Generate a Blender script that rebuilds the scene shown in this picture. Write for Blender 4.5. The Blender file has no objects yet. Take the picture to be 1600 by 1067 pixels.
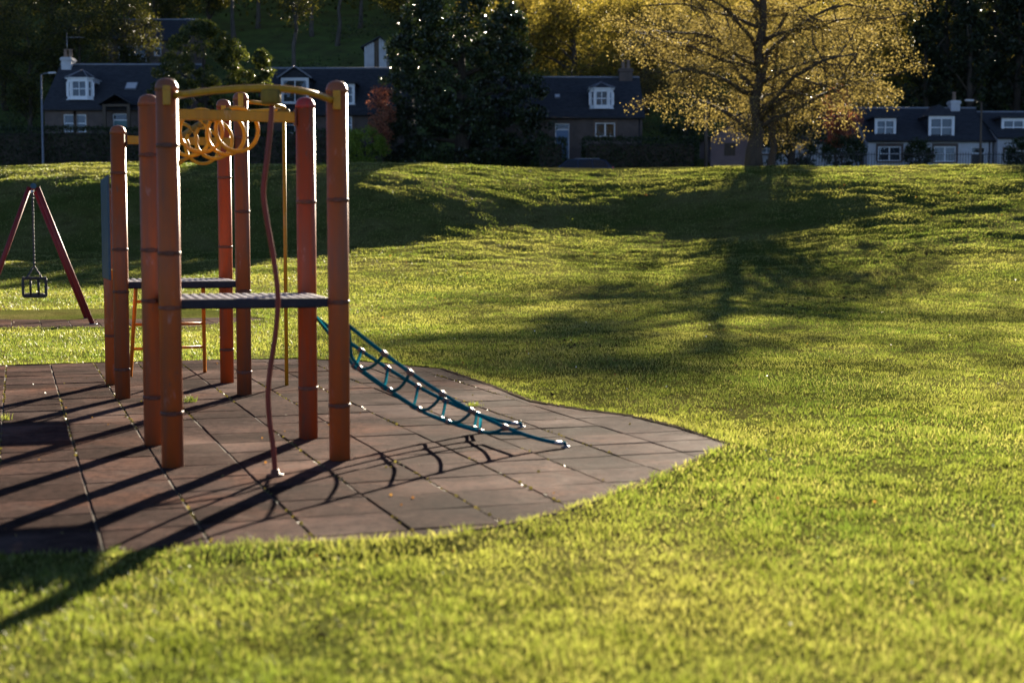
import bpy, math, random
import numpy as np
from mathutils import Vector, Matrix

random.seed(7)
rng = np.random.default_rng(11)
S = bpy.context.scene
COL = S.collection
R = math.radians

# ------------------------------------------------------------------ camera, sky, sun, exposure
CAM_H, F_PX, PITCH = 1.45, 2222.2, R(3.95)
cam_d = bpy.data.cameras.new('camera')
cam_d.lens, cam_d.sensor_width = 50.0, 36.0
cam_d.clip_start, cam_d.clip_end = 0.1, 2000
cam_d.dof.use_dof = True
cam_d.dof.focus_distance = 18.0
cam_d.dof.aperture_fstop = 1.8
cam = bpy.data.objects.new('camera', cam_d); COL.objects.link(cam)
cam.location = (0, 0, CAM_H); cam.rotation_euler = (R(90) - PITCH, 0, 0)
S.camera = cam

SUN_AZ, SUN_EL = R(11.0), R(17.3)
sunvec = Vector((math.sin(SUN_AZ)*math.cos(SUN_EL), math.cos(SUN_AZ)*math.cos(SUN_EL), math.sin(SUN_EL)))
W = bpy.data.worlds.new('World'); S.world = W; W.use_nodes = True
nt = W.node_tree
sky = nt.nodes.new('ShaderNodeTexSky'); sky.sky_type = 'NISHITA'; sky.sun_disc = False
sky.sun_elevation = SUN_EL; sky.sun_rotation = SUN_AZ
sky.air_density = 0.28; sky.dust_density = 0.1; sky.ozone_density = 1.0
bg = nt.nodes['Background']; bg.inputs['Strength'].default_value = 0.05
nt.links.new(sky.outputs['Color'], bg.inputs['Color'])
sl = bpy.data.lights.new('sun', 'SUN'); sl.energy = 5.0; sl.angle = R(0.55); sl.color = (1.0, 0.86, 0.66)
sun = bpy.data.objects.new('sun', sl); COL.objects.link(sun)
sun.rotation_euler = (-sunvec).to_track_quat('-Z', 'Y').to_euler(); sun.location = (30, 120, 60)
S.view_settings.view_transform = 'Standard'; S.view_settings.look = 'None'
S.view_settings.exposure = 2.2; S.view_settings.gamma = 1.0; S.view_settings.use_curve_mapping = False
S.cycles.use_denoising = True
S.cycles.max_bounces = 7; S.cycles.diffuse_bounces = 3; S.cycles.transmission_bounces = 5
S.cycles.transparent_max_bounces = 12; S.cycles.sample_clamp_indirect = 4.0
S.cycles.caustics_reflective = False; S.cycles.caustics_refractive = False

# ------------------------------------------------------------------ measuring helpers (photo pixel -> place in the world)
cp, sp_ = math.cos(PITCH), math.sin(PITCH)
def ray(px, py):
    x = (px-800.0)/F_PX; u = -(py-533.5)/F_PX
    return Vector((x, cp + u*sp_, -sp_ + u*cp))
def G(px, py, z=0.0):
    d = ray(px, py); t = (z-CAM_H)/d.z
    return Vector((d.x*t, d.y*t, z))
def at(px, py, Y):
    d = ray(px, py); t = Y/d.y
    return Vector((d.x*t, Y, CAM_H + d.z*t))
def atx(px, Y): return (px-800.0)/F_PX*Y
def atz(py, Y): return at(800, py, Y).z

# ------------------------------------------------------------------ mesh helpers
def np_mesh(name, verts, face_arrays, smooth=False, attr=None):
    me = bpy.data.meshes.new(name)
    verts = np.asarray(verts, dtype=np.float32)
    me.vertices.add(len(verts)); me.vertices.foreach_set('co', verts.ravel())
    loops = np.concatenate([np.asarray(f, dtype=np.int32).ravel() for f in face_arrays])
    tot = np.concatenate([np.full(len(f), np.asarray(f).shape[1], dtype=np.int32) for f in face_arrays])
    start = np.concatenate([[0], np.cumsum(tot)[:-1]]).astype(np.int32)
    me.loops.add(len(loops)); me.loops.foreach_set('vertex_index', loops)
    me.polygons.add(len(tot)); me.polygons.foreach_set('loop_start', start); me.polygons.foreach_set('loop_total', tot)
    if smooth: me.polygons.foreach_set('use_smooth', np.ones(len(tot), dtype=bool))
    if attr is not None:
        a = me.attributes.new('rnd', 'FLOAT', 'POINT'); a.data.foreach_set('value', np.asarray(attr, dtype=np.float32))
    me.update(calc_edges=True); me.validate()
    return me
def wloc(o):
    v = Vector((0, 0, 0))
    while o is not None: v += o.location; o = o.parent
    return v
def link(name, data, m=None, parent=None, loc=(0, 0, 0)):
    o = bpy.data.objects.new(name, data); COL.objects.link(o)
    if m is not None and data is not None and not data.materials: data.materials.append(m)
    o.parent = parent; o.location = loc
    return o
def tag(o, label=None, cat=None, group=None, kind=None):
    if label: o['label'] = label
    if cat: o['category'] = cat
    if group: o['group'] = group
    if kind: o['kind'] = kind
    return o
def empty(name, loc, label=None, cat=None, group=None):
    o = bpy.data.objects.new(name, None); COL.objects.link(o); o.location = loc; o.empty_display_size = .2
    return tag(o, label, cat, group)
def copy_tree(o, parent=None):
    c = o.copy(); COL.objects.link(c); c.parent = parent
    for ch in list(o.children): copy_tree(ch, c)
    return c

class MB:
    """collects shapes in world coordinates, builds ONE mesh object"""
    def __init__(s): s.v = []; s.f = []; s.sm = []
    def add(s, vs, fs, smooth=False):
        b = len(s.v); s.v += [tuple(v) for v in vs]
        for f in fs: s.f.append([b+i for i in f]); s.sm.append(smooth)
        return s
    def box(s, c, size, rz=0.0, M=None, bev=0.0):
        hx, hy, hz = size[0]/2, size[1]/2, size[2]/2
        T = M if M is not None else Matrix.Rotation(rz, 3, 'Z')
        c = Vector(c)
        if bev <= 0:
            P = [c + T @ Vector((x, y, z)) for x in (-hx, hx) for y in (-hy, hy) for z in (-hz, hz)]
            return s.add(P, [(0,1,3,2),(4,6,7,5),(0,4,5,1),(2,3,7,6),(0,2,6,4),(1,5,7,3)])
        b = min(bev, hx*.9, hy*.9, hz*.9)
        ring = lambda ax, ay, z: [c + T @ Vector((x, y, z)) for x, y in
              ((-ax+b,-ay),(ax-b,-ay),(ax,-ay+b),(ax,ay-b),(ax-b,ay),(-ax+b,ay),(-ax,ay-b),(-ax,-ay+b))]
        rings = [ring(hx-b, hy-b, -hz), ring(hx, hy, -hz+b), ring(hx, hy, hz-b), ring(hx-b, hy-b, hz)]
        vs = sum(rings, []); fs = []
        for k in range(3):
            for i in range(8):
                j = (i+1) % 8; fs.append((k*8+i, k*8+j, k*8+8+j, k*8+8+i))
        fs.append(tuple(range(7, -1, -1))); fs.append(tuple(range(24, 32)))
        return s.add(vs, fs)
    def b2(s, x0, x1, y0, y1, z0, z1):
        return s.box(((x0+x1)/2, (y0+y1)/2, (z0+z1)/2), (x1-x0, y1-y0, z1-z0))
    def tube(s, pts, r, n=8, closed=False, caps=True):
        pts = [Vector(p) for p in pts]; m = len(pts)
        rr = [r]*m if isinstance(r, (int, float)) else list(r)
        vs = []; fs = []; prev = None
        for i, p in enumerate(pts):
            if closed: t = pts[(i+1) % m] - pts[i-1]
            else: t = pts[min(i+1, m-1)] - pts[max(i-1, 0)]
            if t.length < 1e-9: t = Vector((0, 0, 1))
            t.normalize()
            if prev is None:
                a = Vector((0, 0, 1)) if abs(t.z) < .9 else Vector((1, 0, 0))
                nrm = (a - t*a.dot(t)).normalized()
            else:
                nrm = prev - t*prev.dot(t)
                nrm = nrm.normalized() if nrm.length > 1e-6 else t.orthogonal().normalized()
            prev = nrm; bi = t.cross(nrm)
            for k in range(n):
                a = 2*math.pi*k/n
                vs.append(p + (nrm*math.cos(a) + bi*math.sin(a))*rr[i])
        for i in range(m if closed else m-1):
            for k in range(n):
                j = (i+1) % m; k2 = (k+1) % n
                fs.append((i*n+k, i*n+k2, j*n+k2, j*n+k))
        s.add(vs, fs, True)
        if caps and not closed:
            b = len(s.v) - len(vs)
            s.f.append([b+k for k in range(n-1, -1, -1)]); s.sm.append(False)
            s.f.append([b+(m-1)*n+k for k in range(n)]); s.sm.append(False)
        return s
    def lathe(s, c, prof, n=20):
        c = Vector(c); vs = []; fs = []
        for r, z in prof:
            for k in range(n):
                a = 2*math.pi*k/n; vs.append(c + Vector((r*math.cos(a), r*math.sin(a), z)))
        for i in range(len(prof)-1):
            for k in range(n):
                k2 = (k+1) % n; fs.append((i*n+k, i*n+k2, (i+1)*n+k2, (i+1)*n+k))
        s.add(vs, fs, True)
        b = len(s.v)-len(vs)
        s.f.append([b+k for k in range(n-1, -1, -1)]); s.sm.append(False)
        s.f.append([b+(len(prof)-1)*n+k for k in range(n)]); s.sm.append(False)
        return s
    def prism(s, poly, z0, z1):
        n = len(poly)
        vs = [(p[0], p[1], z0) for p in poly] + [(p[0], p[1], z1) for p in poly]
        fs = [tuple(range(n-1, -1, -1)), tuple(range(n, 2*n))] + [(i, (i+1) % n, n+(i+1) % n, n+i) for i in range(n)]
        return s.add(vs, fs)
    def mesh(s, name, origin=(0, 0, 0)):
        me = bpy.data.meshes.new(name); o = Vector(origin)
        me.from_pydata([tuple(Vector(v)-o) for v in s.v], [], s.f)
        me.polygons.foreach_set('use_smooth', s.sm); me.update()
        return me
    def build(s, name, m, parent=None, loc=None):
        if parent is not None:
            return link(name, s.mesh(name, wloc(parent)), m, parent)
        loc = Vector(loc) if loc is not None else Vector((0, 0, 0))
        return link(name, s.mesh(name, loc), m, None, loc)

# ------------------------------------------------------------------ materials
def nodes(name):
    m = bpy.data.materials.new(name); m.use_nodes = True
    t = m.node_tree; b = t.nodes['Principled BSDF']
    return m, t, b
def N(t, kind, **kw):
    n = t.nodes.new(kind)
    for k, v in kw.items():
        if k in n.inputs: n.inputs[k].default_value = v
        else: setattr(n, k, v)
    return n
def ramp(t, fac, stops):
    r = t.nodes.new('ShaderNodeValToRGB'); e = r.color_ramp.elements
    e[0].position, e[0].color = stops[0][0], (*stops[0][1], 1)
    e[1].position, e[1].color = stops[-1][0], (*stops[-1][1], 1)
    for p, c in stops[1:-1]:
        x = e.new(p); x.color = (*c, 1)
    t.links.new(fac, r.inputs['Fac']); return r.outputs['Color']
def mixc(t, fac, a, b, mode='MIX'):
    n = t.nodes.new('ShaderNodeMix'); n.data_type = 'RGBA'; n.blend_type = mode
    for sock, v in ((n.inputs['Factor'], fac), (n.inputs['A'], a), (n.inputs['B'], b)):
        if hasattr(v, 'is_output'): t.links.new(v, sock)
        elif isinstance(v, (int, float)): sock.default_value = v
        else: sock.default_value = (*v, 1)
    return n.outputs['Result']
def noise(t, scale, detail=4, rough=.6, coord=None, stretch=None):
    n = N(t, 'ShaderNodeTexNoise', Scale=scale, Detail=detail, Roughness=rough)
    if coord is None:
        g = t.nodes.new('ShaderNodeNewGeometry'); coord = g.outputs['Position']
    if stretch:
        mp = t.nodes.new('ShaderNodeMapping'); mp.inputs['Scale'].default_value = stretch
        t.links.new(coord, mp.inputs['Vector']); coord = mp.outputs['Vector']
    t.links.new(coord, n.inputs['Vector']); return n.outputs['Fac']
def bump(t, b, h, strength=.4, dist=.01):
    n = N(t, 'ShaderNodeBump', Strength=strength, Distance=dist)
    t.links.new(h, n.inputs['Height']); t.links.new(n.outputs['Normal'], b.inputs['Normal'])
def plain(name, c0, c1=None, rough=.6, scale=6, metal=0, spec=.5, bmp=0, bscale=60, coat=0, stretch=None, objvar=0, lo=.35, hi=.68):
    m, t, b = nodes(name)
    b.inputs['Roughness'].default_value = rough; b.inputs['Metallic'].default_value = metal
    b.inputs['Specular IOR Level'].default_value = spec; b.inputs['Coat Weight'].default_value = coat
    c1 = c1 or tuple(x*.7 for x in c0)
    col = ramp(t, noise(t, scale, 6, .65, stretch=stretch), [(lo, c0), (hi, c1)])
    if objvar:
        oi = t.nodes.new('ShaderNodeObjectInfo')
        mr = N(t, 'ShaderNodeMapRange'); mr.inputs['To Min'].default_value = 1-objvar; mr.inputs['To Max'].default_value = 1+objvar
        t.links.new(oi.outputs['Random'], mr.inputs['Value'])
        cc = t.nodes.new('ShaderNodeCombineColor')
        for k in range(3): t.links.new(mr.outputs['Result'], cc.inputs[k])
        col = mixc(t, 1.0, col, cc.outputs['Color'], 'MULTIPLY')
    t.links.new(col, b.inputs['Base Color'])
    rr = N(t, 'ShaderNodeMapRange'); rr.inputs['To Min'].default_value = rough*.75; rr.inputs['To Max'].default_value = min(1, rough*1.3)
    t.links.new(noise(t, scale*2.3, 3), rr.inputs['Value']); t.links.new(rr.outputs['Result'], b.inputs['Roughness'])
    if bmp: bump(t, b, noise(t, bscale, 5), bmp, .01)
    return m
def leafy(name, c0, c1, c2, trans=.45, tcol=None, rough=.45, spec=.4, nscale=.7, warm=1.0):
    """leaf / blade surface: three tones by per-leaf random and a soft noise, part of the light passes through"""
    m, t, b = nodes(name)
    at_ = N(t, 'ShaderNodeAttribute', attribute_name='rnd')
    nz = noise(t, nscale, 3)
    mth = N(t, 'ShaderNodeMath', operation='MULTIPLY_ADD'); mth.inputs[1].default_value = .5
    t.links.new(at_.outputs['Fac'], mth.inputs[0])
    m2 = N(t, 'ShaderNodeMath', operation='MULTIPLY'); m2.inputs[1].default_value = .5
    t.links.new(nz, m2.inputs[0]); t.links.new(m2.outputs[0], mth.inputs[2])
    col = ramp(t, mth.outputs[0], [(.25, c0), (.5, c1), (.75, c2)])
    t.links.new(col, b.inputs['Base Color'])
    b.inputs['Roughness'].default_value = rough; b.inputs['Specular IOR Level'].default_value = spec
    tr = t.nodes.new('ShaderNodeBsdfTranslucent')
    t.links.new(mixc(t, 1.0, col, tcol or (1.5, 1.4, .8), 'MULTIPLY'), tr.inputs['Color'])
    mx = t.nodes.new('ShaderNodeMixShader'); mx.inputs['Fac'].default_value = trans
    out = t.nodes['Material Output']
    t.links.new(b.outputs[0], mx.inputs[1]); t.links.new(tr.outputs[0], mx.inputs[2]); t.links.new(mx.outputs[0], out.inputs['Surface'])
    return m

M = {}
# lawn soil and short growth under the blades
def lawn_material():
    m, t, b = nodes('lawn')
    big = noise(t, .22, 3); mid = noise(t, 1.6, 5); fine = noise(t, 28, 5, .7)
    c = ramp(t, big, [(.38, (.095, .12, .028)), (.5, (.15, .16, .044)), (.62, (.21, .19, .07))])
    c = mixc(t, ramp(t, mid, [(.5, (0, 0, 0)), (.72, (1, 1, 1))]), c, (.10, .085, .028))
    c = mixc(t, ramp(t, fine, [(.38, (.8, .8, .8)), (.55, (0, 0, 0))]), c, (.035, .045, .01))
    t.links.new(c, b.inputs['Base Color']); b.inputs['Roughness'].default_value = .95; b.inputs['Specular IOR Level'].default_value = .0
    h = noise(t, 9, 8, .75); bump(t, b, h, .9, .12)
    return m
M['lawn'] = lawn_material()
def blade_material():
    m, t, b = nodes('grass_blades')
    a = N(t, 'ShaderNodeAttribute', attribute_name='rnd')
    big = noise(t, .25, 3); mid = noise(t, 2.2, 4)
    c = ramp(t, big, [(.38, (.105, .158, .036)), (.5, (.178, .212, .060)), (.62, (.275, .275, .105))])
    c = mixc(t, ramp(t, mid, [(.44, (0, 0, 0)), (.64, (.85, .85, .85))]), c, (.09, .115, .02))
    c = mixc(t, ramp(t, a.outputs['Fac'], [(.62, (0, 0, 0)), (1.0, (1, 1, 1))]), c, (.34, .325, .16))
    t.links.new(c, b.inputs['Base Color']); b.inputs['Roughness'].default_value = .48; b.inputs['Specular IOR Level'].default_value = .5
    tr = t.nodes.new('ShaderNodeBsdfTranslucent'); t.links.new(mixc(t, 1.0, c, (1.5, 1.5, .7), 'MULTIPLY'), tr.inputs['Color'])
    mx = t.nodes.new('ShaderNodeMixShader'); mx.inputs['Fac'].default_value = .5
    t.links.new(b.outputs[0], mx.inputs[1]); t.links.new(tr.outputs[0], mx.inputs[2]); t.links.new(mx.outputs[0], t.nodes['Material Output'].inputs['Surface'])
    return m
M['blades'] = blade_material()
M['hill'] = plain('hill_turf', (.12, .17, .05), (.09, .09, .04), .95, .5, bmp=.8, bscale=3, spec=0)
M['road'] = plain('asphalt', (.05, .05, .052), (.035, .035, .036), .9, 8, bmp=.3)
M['pavement'] = plain('pavement', (.22, .21, .19), (.16, .15, .14), .9, 4, bmp=.3)
def rubber():
    m, t, b = nodes('rubber_tile')
    tc = t.nodes.new('ShaderNodeTexCoord'); oi = t.nodes.new('ShaderNodeObjectInfo')
    g = noise(t, 1.1, 5); gr = noise(t, 170, 3, .7); st = noise(t, 5, 6, .7)
    c = ramp(t, g, [(.34, (.044, .029, .026)), (.5, (.080, .050, .043)), (.64, (.125, .062, .044))])
    mo = noise(t, 13, 6, .75)
    c = mixc(t, ramp(t, mo, [(.36, (.75, .75, .75)), (.56, (0, 0, 0))]), c, (.020, .014, .013))
    wa = noise(t, .55, 4, .6)
    c = mixc(t, ramp(t, wa, [(.52, (0, 0, 0)), (.68, (.7, .7, .7))]), c, (.15, .122, .112))
    mr = N(t, 'ShaderNodeMapRange'); mr.inputs['To Min'].default_value = .6; mr.inputs['To Max'].default_value = 1.28
    t.links.new(oi.outputs['Random'], mr.inputs['Value'])
    cc = t.nodes.new('ShaderNodeCombineColor')
    for k in range(3): t.links.new(mr.outputs[0], cc.inputs[k])
    c = mixc(t, 1.0, c, cc.outputs[0], 'MULTIPLY')
    c = mixc(t, ramp(t, st, [(.56, (0, 0, 0)), (.78, (.55, .55, .55))]), c, (.16, .128, .112))
    c = mixc(t, ramp(t, gr, [(.35, (.5, .5, .5)), (.5, (0, 0, 0))]), c, (.018, .013, .012))
    t.links.new(c, b.inputs['Base Color'])
    rr = N(t, 'ShaderNodeMapRange'); rr.inputs['To Min'].default_value = .62; rr.inputs['To Max'].default_value = .95
    t.links.new(st, rr.inputs['Value']); t.links.new(rr.outputs[0], b.inputs['Roughness'])
    b.inputs['Specular IOR Level'].default_value = .004
    bump(t, b, gr, .6, .005)
    return m
M['rubber'] = rubber()
M['joint'] = plain('joint_dirt', (.10, .075, .045), (.03, .024, .018), .95, 3.5)
M['edging'] = plain('pale_edging', (.15, .12, .095), (.085, .068, .05), .95, 9, bmp=.5, spec=0)
def painted(name, c0, c1, chips=(.12, .09, .07), rough=.42):
    m, t, b = nodes(name)
    oi = t.nodes.new('ShaderNodeObjectInfo'); tc = t.nodes.new('ShaderNodeTexCoord')
    n1 = noise(t, 3.5, 6, .7); n2 = noise(t, 11, 8, .75, stretch=(1, 1, .35)); n3 = noise(t, 2.0, 3, stretch=(6, 6, .4))
    c = mixc(t, ramp(t, n1, [(.35, (0, 0, 0)), (.65, (1, 1, 1))]), c0, c1)
    mr = N(t, 'ShaderNodeMapRange'); mr.inputs['To Min'].default_value = .8; mr.inputs['To Max'].default_value = 1.2
    t.links.new(oi.outputs['Random'], mr.inputs['Value'])
    cc = t.nodes.new('ShaderNodeCombineColor')
    for k in range(3): t.links.new(mr.outputs[0], cc.inputs[k])
    c = mixc(t, 1.0, c, cc.outputs[0], 'MULTIPLY')
    c = mixc(t, ramp(t, n3, [(.46, (0, 0, 0)), (.7, (.6, .6, .6))]), c, chips)
    c = mixc(t, ramp(t, n2, [(.60, (0, 0, 0)), (.70, (.85, .85, .85))]), c, chips)
    n4 = noise(t, 8, 7, .7, stretch=(1, 1, .45))
    c = mixc(t, ramp(t, n4, [(.61, (0, 0, 0)), (.68, (.5, .5, .5))]), c, tuple(min(1, x*.55+.2) for x in c0))
    t.links.new(c, b.inputs['Base Color'])
    rr = N(t, 'ShaderNodeMapRange'); rr.inputs['To Min'].default_value = rough*.7; rr.inputs['To Max'].default_value = rough*1.5
    t.links.new(n2, rr.inputs['Value']); t.links.new(rr.outputs[0], b.inputs['Roughness'])
    b.inputs['Specular IOR Level'].default_value = .22
    bump(t, b, n2, .12, .004)
    return m
M['orange'] = painted('orange_post_paint', (.44, .100, .022), (.34, .092, .028))
M['redpost'] = painted('red_orange_post_paint', (.50, .078, .014), (.41, .074, .017))
M['capbrown'] = painted('cap_brown', (.30, .09, .04), (.22, .08, .04), rough=.35)
M['capred'] = painted('cap_crimson', (.34, .03, .03), (.26, .03, .03), rough=.3)
M['band'] = painted('clamp_band', (.20, .06, .03), (.13, .05, .03), (.06, .05, .045), .4)
M['yellow'] = painted('yellow_paint', (.62, .32, .018), (.52, .25, .014), (.30, .17, .03), .34)
M['oldyellow'] = painted('mossy_yellow', (.30, .19, .03), (.20, .13, .03), (.05, .05, .02), .6)
M['redpole'] = painted('dark_red_paint', (.34, .036, .02), (.27, .038, .02), (.10, .04, .03), .35)
M['swingred'] = painted('swing_red_paint', (.26, .025, .03), (.2, .025, .025), (.1, .03, .03), .45)
M['deck'] = plain('deck_grey', (.30, .29, .33), (.16, .15, .18), .4, 12, coat=.1, bmp=.15, objvar=.12)
M['deckframe'] = plain('deck_frame_navy', (.014, .015, .026), (.03, .03, .04), .6, 9, spec=.25)
M['blue'] = plain('blue_panel', (.012, .07, .13), (.014, .055, .10), .5, 3)
M['rope'] = plain('teal_rope', (.006, .13, .18), (.01, .09, .125), .85, 60, spec=.0, bmp=.8, bscale=180)
M['connector'] = plain('rope_connector', (.16, .10, .08), (.07, .05, .045), .35, 30)
M['steel'] = plain('galvanised_steel', (.45, .45, .46), (.25, .24, .24), .35, 20, metal=.9)
M['darksteel'] = plain('dull_chain_steel', (.10, .10, .105), (.05, .05, .05), .45, 40, metal=.7)
M['black'] = plain('black_rubber', (.018, .018, .02), (.03, .03, .03), .5, 20)
M['concrete'] = plain('pale_concrete', (.32, .29, .25), (.2, .18, .15), .9, 10, bmp=.4)
M['slate'] = plain('slate_roof', (.062, .065, .074), (.038, .040, .046), .8, 3, spec=.08, bmp=.7, bscale=7, stretch=(1, 1, 3))
M['stone'] = plain('dark_sandstone', (.15, .11, .092), (.095, .072, .062), .9, 1.8, bmp=.9, bscale=5)
M['trimstone'] = plain('dressed_stone', (.19, .125, .09), (.13, .09, .07), .9, 3, bmp=.3)
M['render'] = plain('white_render', (.60, .61, .64), (.46, .46, .48), .9, 1.2, bmp=.2)
M['pink'] = plain('dusty_pink_render', (.30, .21, .20), (.22, .16, .16), .9, 1.2, bmp=.2)
M['white'] = plain('white_gloss_paint', (.84, .86, .88), (.76, .77, .80), .35, 5)
M['curtain'] = plain('net_curtain', (.13, .14, .155), (.07, .075, .085), .9, 9, stretch=(6, 6, .3))
M['doorblue'] = plain('blue_door_paint', (.10, .20, .36), (.08, .16, .30), .4, 4)
M['doorteal'] = plain('teal_door_paint', (.05, .17, .19), (.04, .13, .15), .4, 4)
M['darkdoor'] = plain('dark_door_paint', (.03, .03, .03), None, .5, 4)
M['claypot'] = plain('clay_pot', (.30, .2, .15), (.2, .14, .1), .85, 5)
M['lead'] = plain('lead_flashing', (.22, .24, .28), (.15, .16, .19), .5, 5)
M['iron'] = plain('black_iron', (.02, .02, .022), (.035, .03, .03), .6, 20)
M['wood'] = plain('weathered_wood', (.13, .095, .065), (.08, .06, .045), .85, 4, stretch=(6, 6, .5), bmp=.4)
M['bark'] = plain('bark', (.075, .055, .038), (.04, .03, .022), .95, 5, bmp=1, bscale=16, stretch=(1, 1, .3))
M['barkgrey'] = plain('bark_grey', (.12, .10, .08), (.06, .05, .04), .95, 5, bmp=1, bscale=16, stretch=(1, 1, .3))
M['carblue'] = plain('car_paint_blue', (.012, .022, .05), (.015, .026, .055), .35, 2, coat=.25, spec=.3)
M['tyre'] = plain('tyre', (.02, .02, .02), None, .85, 20)
def lens(name, col):
    m, t, b = nodes(name); b.inputs['Base Color'].default_value = (*col, 1); b.inputs['Roughness'].default_value = .15
    b.inputs['Coat Weight'].default_value = .15; return m
M['redlens'] = lens('tail_lens', (.45, .015, .01)); M['clearlens'] = lens('head_lens', (.6, .6, .62))
def glass():
    m, t, b = nodes('window_glass')
    tr = t.nodes.new('ShaderNodeBsdfTransparent'); tr.inputs['Color'].default_value = (.82, .86, .88, 1)
    gl = t.nodes.new('ShaderNodeBsdfGlossy'); gl.inputs['Roughness'].default_value = .03
    lw = t.nodes.new('ShaderNodeLayerWeight'); lw.inputs['Blend'].default_value = .35
    mr = N(t, 'ShaderNodeMapRange'); mr.inputs['To Min'].default_value = .0; mr.inputs['To Max'].default_value = .75
    t.links.new(lw.outputs['Fresnel'], mr.inputs['Value'])
    mx = t.nodes.new('ShaderNodeMixShader'); t.links.new(mr.outputs[0], mx.inputs['Fac'])
    t.links.new(tr.outputs[0], mx.inputs[1]); t.links.new(gl.outputs[0], mx.inputs[2])
    t.links.new(mx.outputs[0], t.nodes['Material Output'].inputs['Surface']); return m
M['glass'] = glass()
M['carglass'] = lens('car_glass', (.012, .014, .018))
M['l_gold'] = leafy('golden_leaves', (.110, .088, .031), (.19, .155, .056), (.31, .26, .115), .5, (1.35, 1.28, .92), .6, .12)
M['l_yellow'] = leafy('yellow_green_leaves', (.095, .09, .022), (.165, .148, .036), (.26, .22, .065), .55, (1.5, 1.35, .8), .6, .12)
M['l_dark'] = leafy('evergreen_leaves', (.018, .028, .010), (.028, .043, .014), (.045, .062, .02), .16, (1.2, 1.3, .6), .28, .5)
M['l_laurel'] = leafy('laurel_leaves', (.028, .042, .014), (.055, .074, .022), (.17, .18, .06), .55, (1.5, 1.45, .6), .32, .5)  # lightest tone raised to paint in sunlit leaves at the crown edge
M['l_hedge'] = leafy('hedge_leaves', (.016, .028, .010), (.028, .045, .014), (.05, .07, .02), .3, (1.4, 1.4, .6), .4)
M['l_lit'] = leafy('sunlit_hedge_leaves', (.12, .18, .03), (.2, .27, .045), (.3, .36, .07), .5, (1.4, 1.4, .6), .4)  # hedge leaf colour brightened to stand for sun falling through a gap
M['l_wood'] = leafy('wood_leaves', (.025, .032, .009), (.05, .056, .014), (.15, .14, .03), .5, (1.5, 1.4, .7))  # lightest tone paints patches of yellow sunlight into the foliage
M['l_conifer'] = leafy('conifer_leaves', (.010, .016, .007), (.018, .027, .010), (.035, .045, .012), .2, (1.4, 1.4, .6), .5)
M['l_red'] = leafy('red_leaves', (.22, .085, .055), (.37, .15, .09), (.50, .25, .15), .5, (1.4, 1.1, .9))
M['l_litter'] = leafy('litter_leaves', (.06, .035, .015), (.22, .10, .03), (.35, .20, .06), .3)
M['daisy'] = plain('daisy_petals', (.80, .80, .76), (.7, .7, .66), .6)

# ------------------------------------------------------------------ terrain
def sstep(a, b, x):
    t = np.clip((np.asarray(x, float)-a)/(b-a), 0, 1); return t*t*(3-2*t)
_k = [(rng.normal(size=2), rng.uniform(0, 6.28)) for _ in range(40)]
def fbm(x, y, freq, i0, n=8):
    s = 0
    for d, p in _k[i0:i0+n]:
        L = np.hypot(*d); dd = d/L*(.6+.8*(p/6.28))
        s = s + np.sin((x*dd[0]+y*dd[1])*freq + p*7)
    return s/n
_tab = rng.uniform(-1, 1, (256, 256))
def vn(x, y, freq, seed=0):
    u, v = np.asarray(x, float)*freq+seed*17.3, np.asarray(y, float)*freq+seed*9.7
    i, j = np.floor(u).astype(int), np.floor(v).astype(int); a, b = u-i, v-j
    a = a*a*(3-2*a); b = b*b*(3-2*b); T = lambda p, q: _tab[p % 256, q % 256]
    return (T(i, j)*(1-a)+T(i+1, j)*a)*(1-b)+(T(i, j+1)*(1-a)+T(i+1, j+1)*a)*b
def vfbm(x, y, freq, seed=0, n=3):
    return sum(vn(x, y, freq*2.03**k, seed+k)*.6**k for k in range(n))
def terr(x, y):
    x = np.asarray(x, float); y = np.asarray(y, float)
    Kn = np.array([-100, 27, 36, 43, 49, 51, 56.5, 63, 66, 900.])
    prof = dict(l=[0, 0, .2, .65, 1.05, 1.6, 4.05, 4.95, 5.0, 5.0], m=[0, 0, .2, .75, 1.55, 1.8, 3.75, 4.9, 5.0, 5.0], r=[0, 0, .25, 1.05, 2.2, 2.62, 3.9, 4.85, 5.0, 5.0])
    wl = sstep(1, -9, x); wr = sstep(6, 19, x); wm = 1-wl-wr
    ysh = y-1.2*np.sin(x*.19+.6)-.7*np.sin(x*.43)*sstep(36, 45, y)
    z = 0
    for o_ in (-1.6, -.8, 0, .8, 1.6):
        z = z+(wl*np.interp(ysh+o_, Kn, prof['l'])+wm*np.interp(ysh+o_, Kn, prof['m'])+wr*np.interp(ysh+o_, Kn, prof['r']))/5
    lv = 5.0
    garden = 7.0 - 1.3*sstep(12, 20, x)
    z = z + (garden-lv)*sstep(87, 94, y)
    hs = .40 - .05*sstep(-4, 14, x) + .02*np.sin(x*.05)
    top = 34 - 3*sstep(-4, 14, x)
    hill = np.minimum(np.clip(y-104, 0, None)*hs, top)
    z = z + hill*sstep(100, 112, y)
    z = z - .03 - .28*sstep(71, 77, y)*(1-sstep(86.3, 90, y))
    rough_ = sstep(38, 46, y)*(1-sstep(63, 68, y))
    z = z + rough_*(.05*vfbm(x, y*1.5, .55, 3, 2) + .045*vn(x, y*1.5, 1.6, 8))
    z = z + sstep(29, 36, y)*(1-sstep(60, 70, y))*.06*fbm(x, y, .35, 24)
    return z
def H(x, y): return float(terr(x, y))
xs = np.concatenate([np.arange(-330, -46, 14.), np.arange(-46, 46.01, .3), np.arange(50, 340, 14.)])
ys = np.concatenate([np.arange(-70, 0, 6.), np.arange(0, 28, 1.), np.arange(28, 68, .25), np.arange(68, 116, 1.5), np.arange(116, 460, 9.)])
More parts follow.
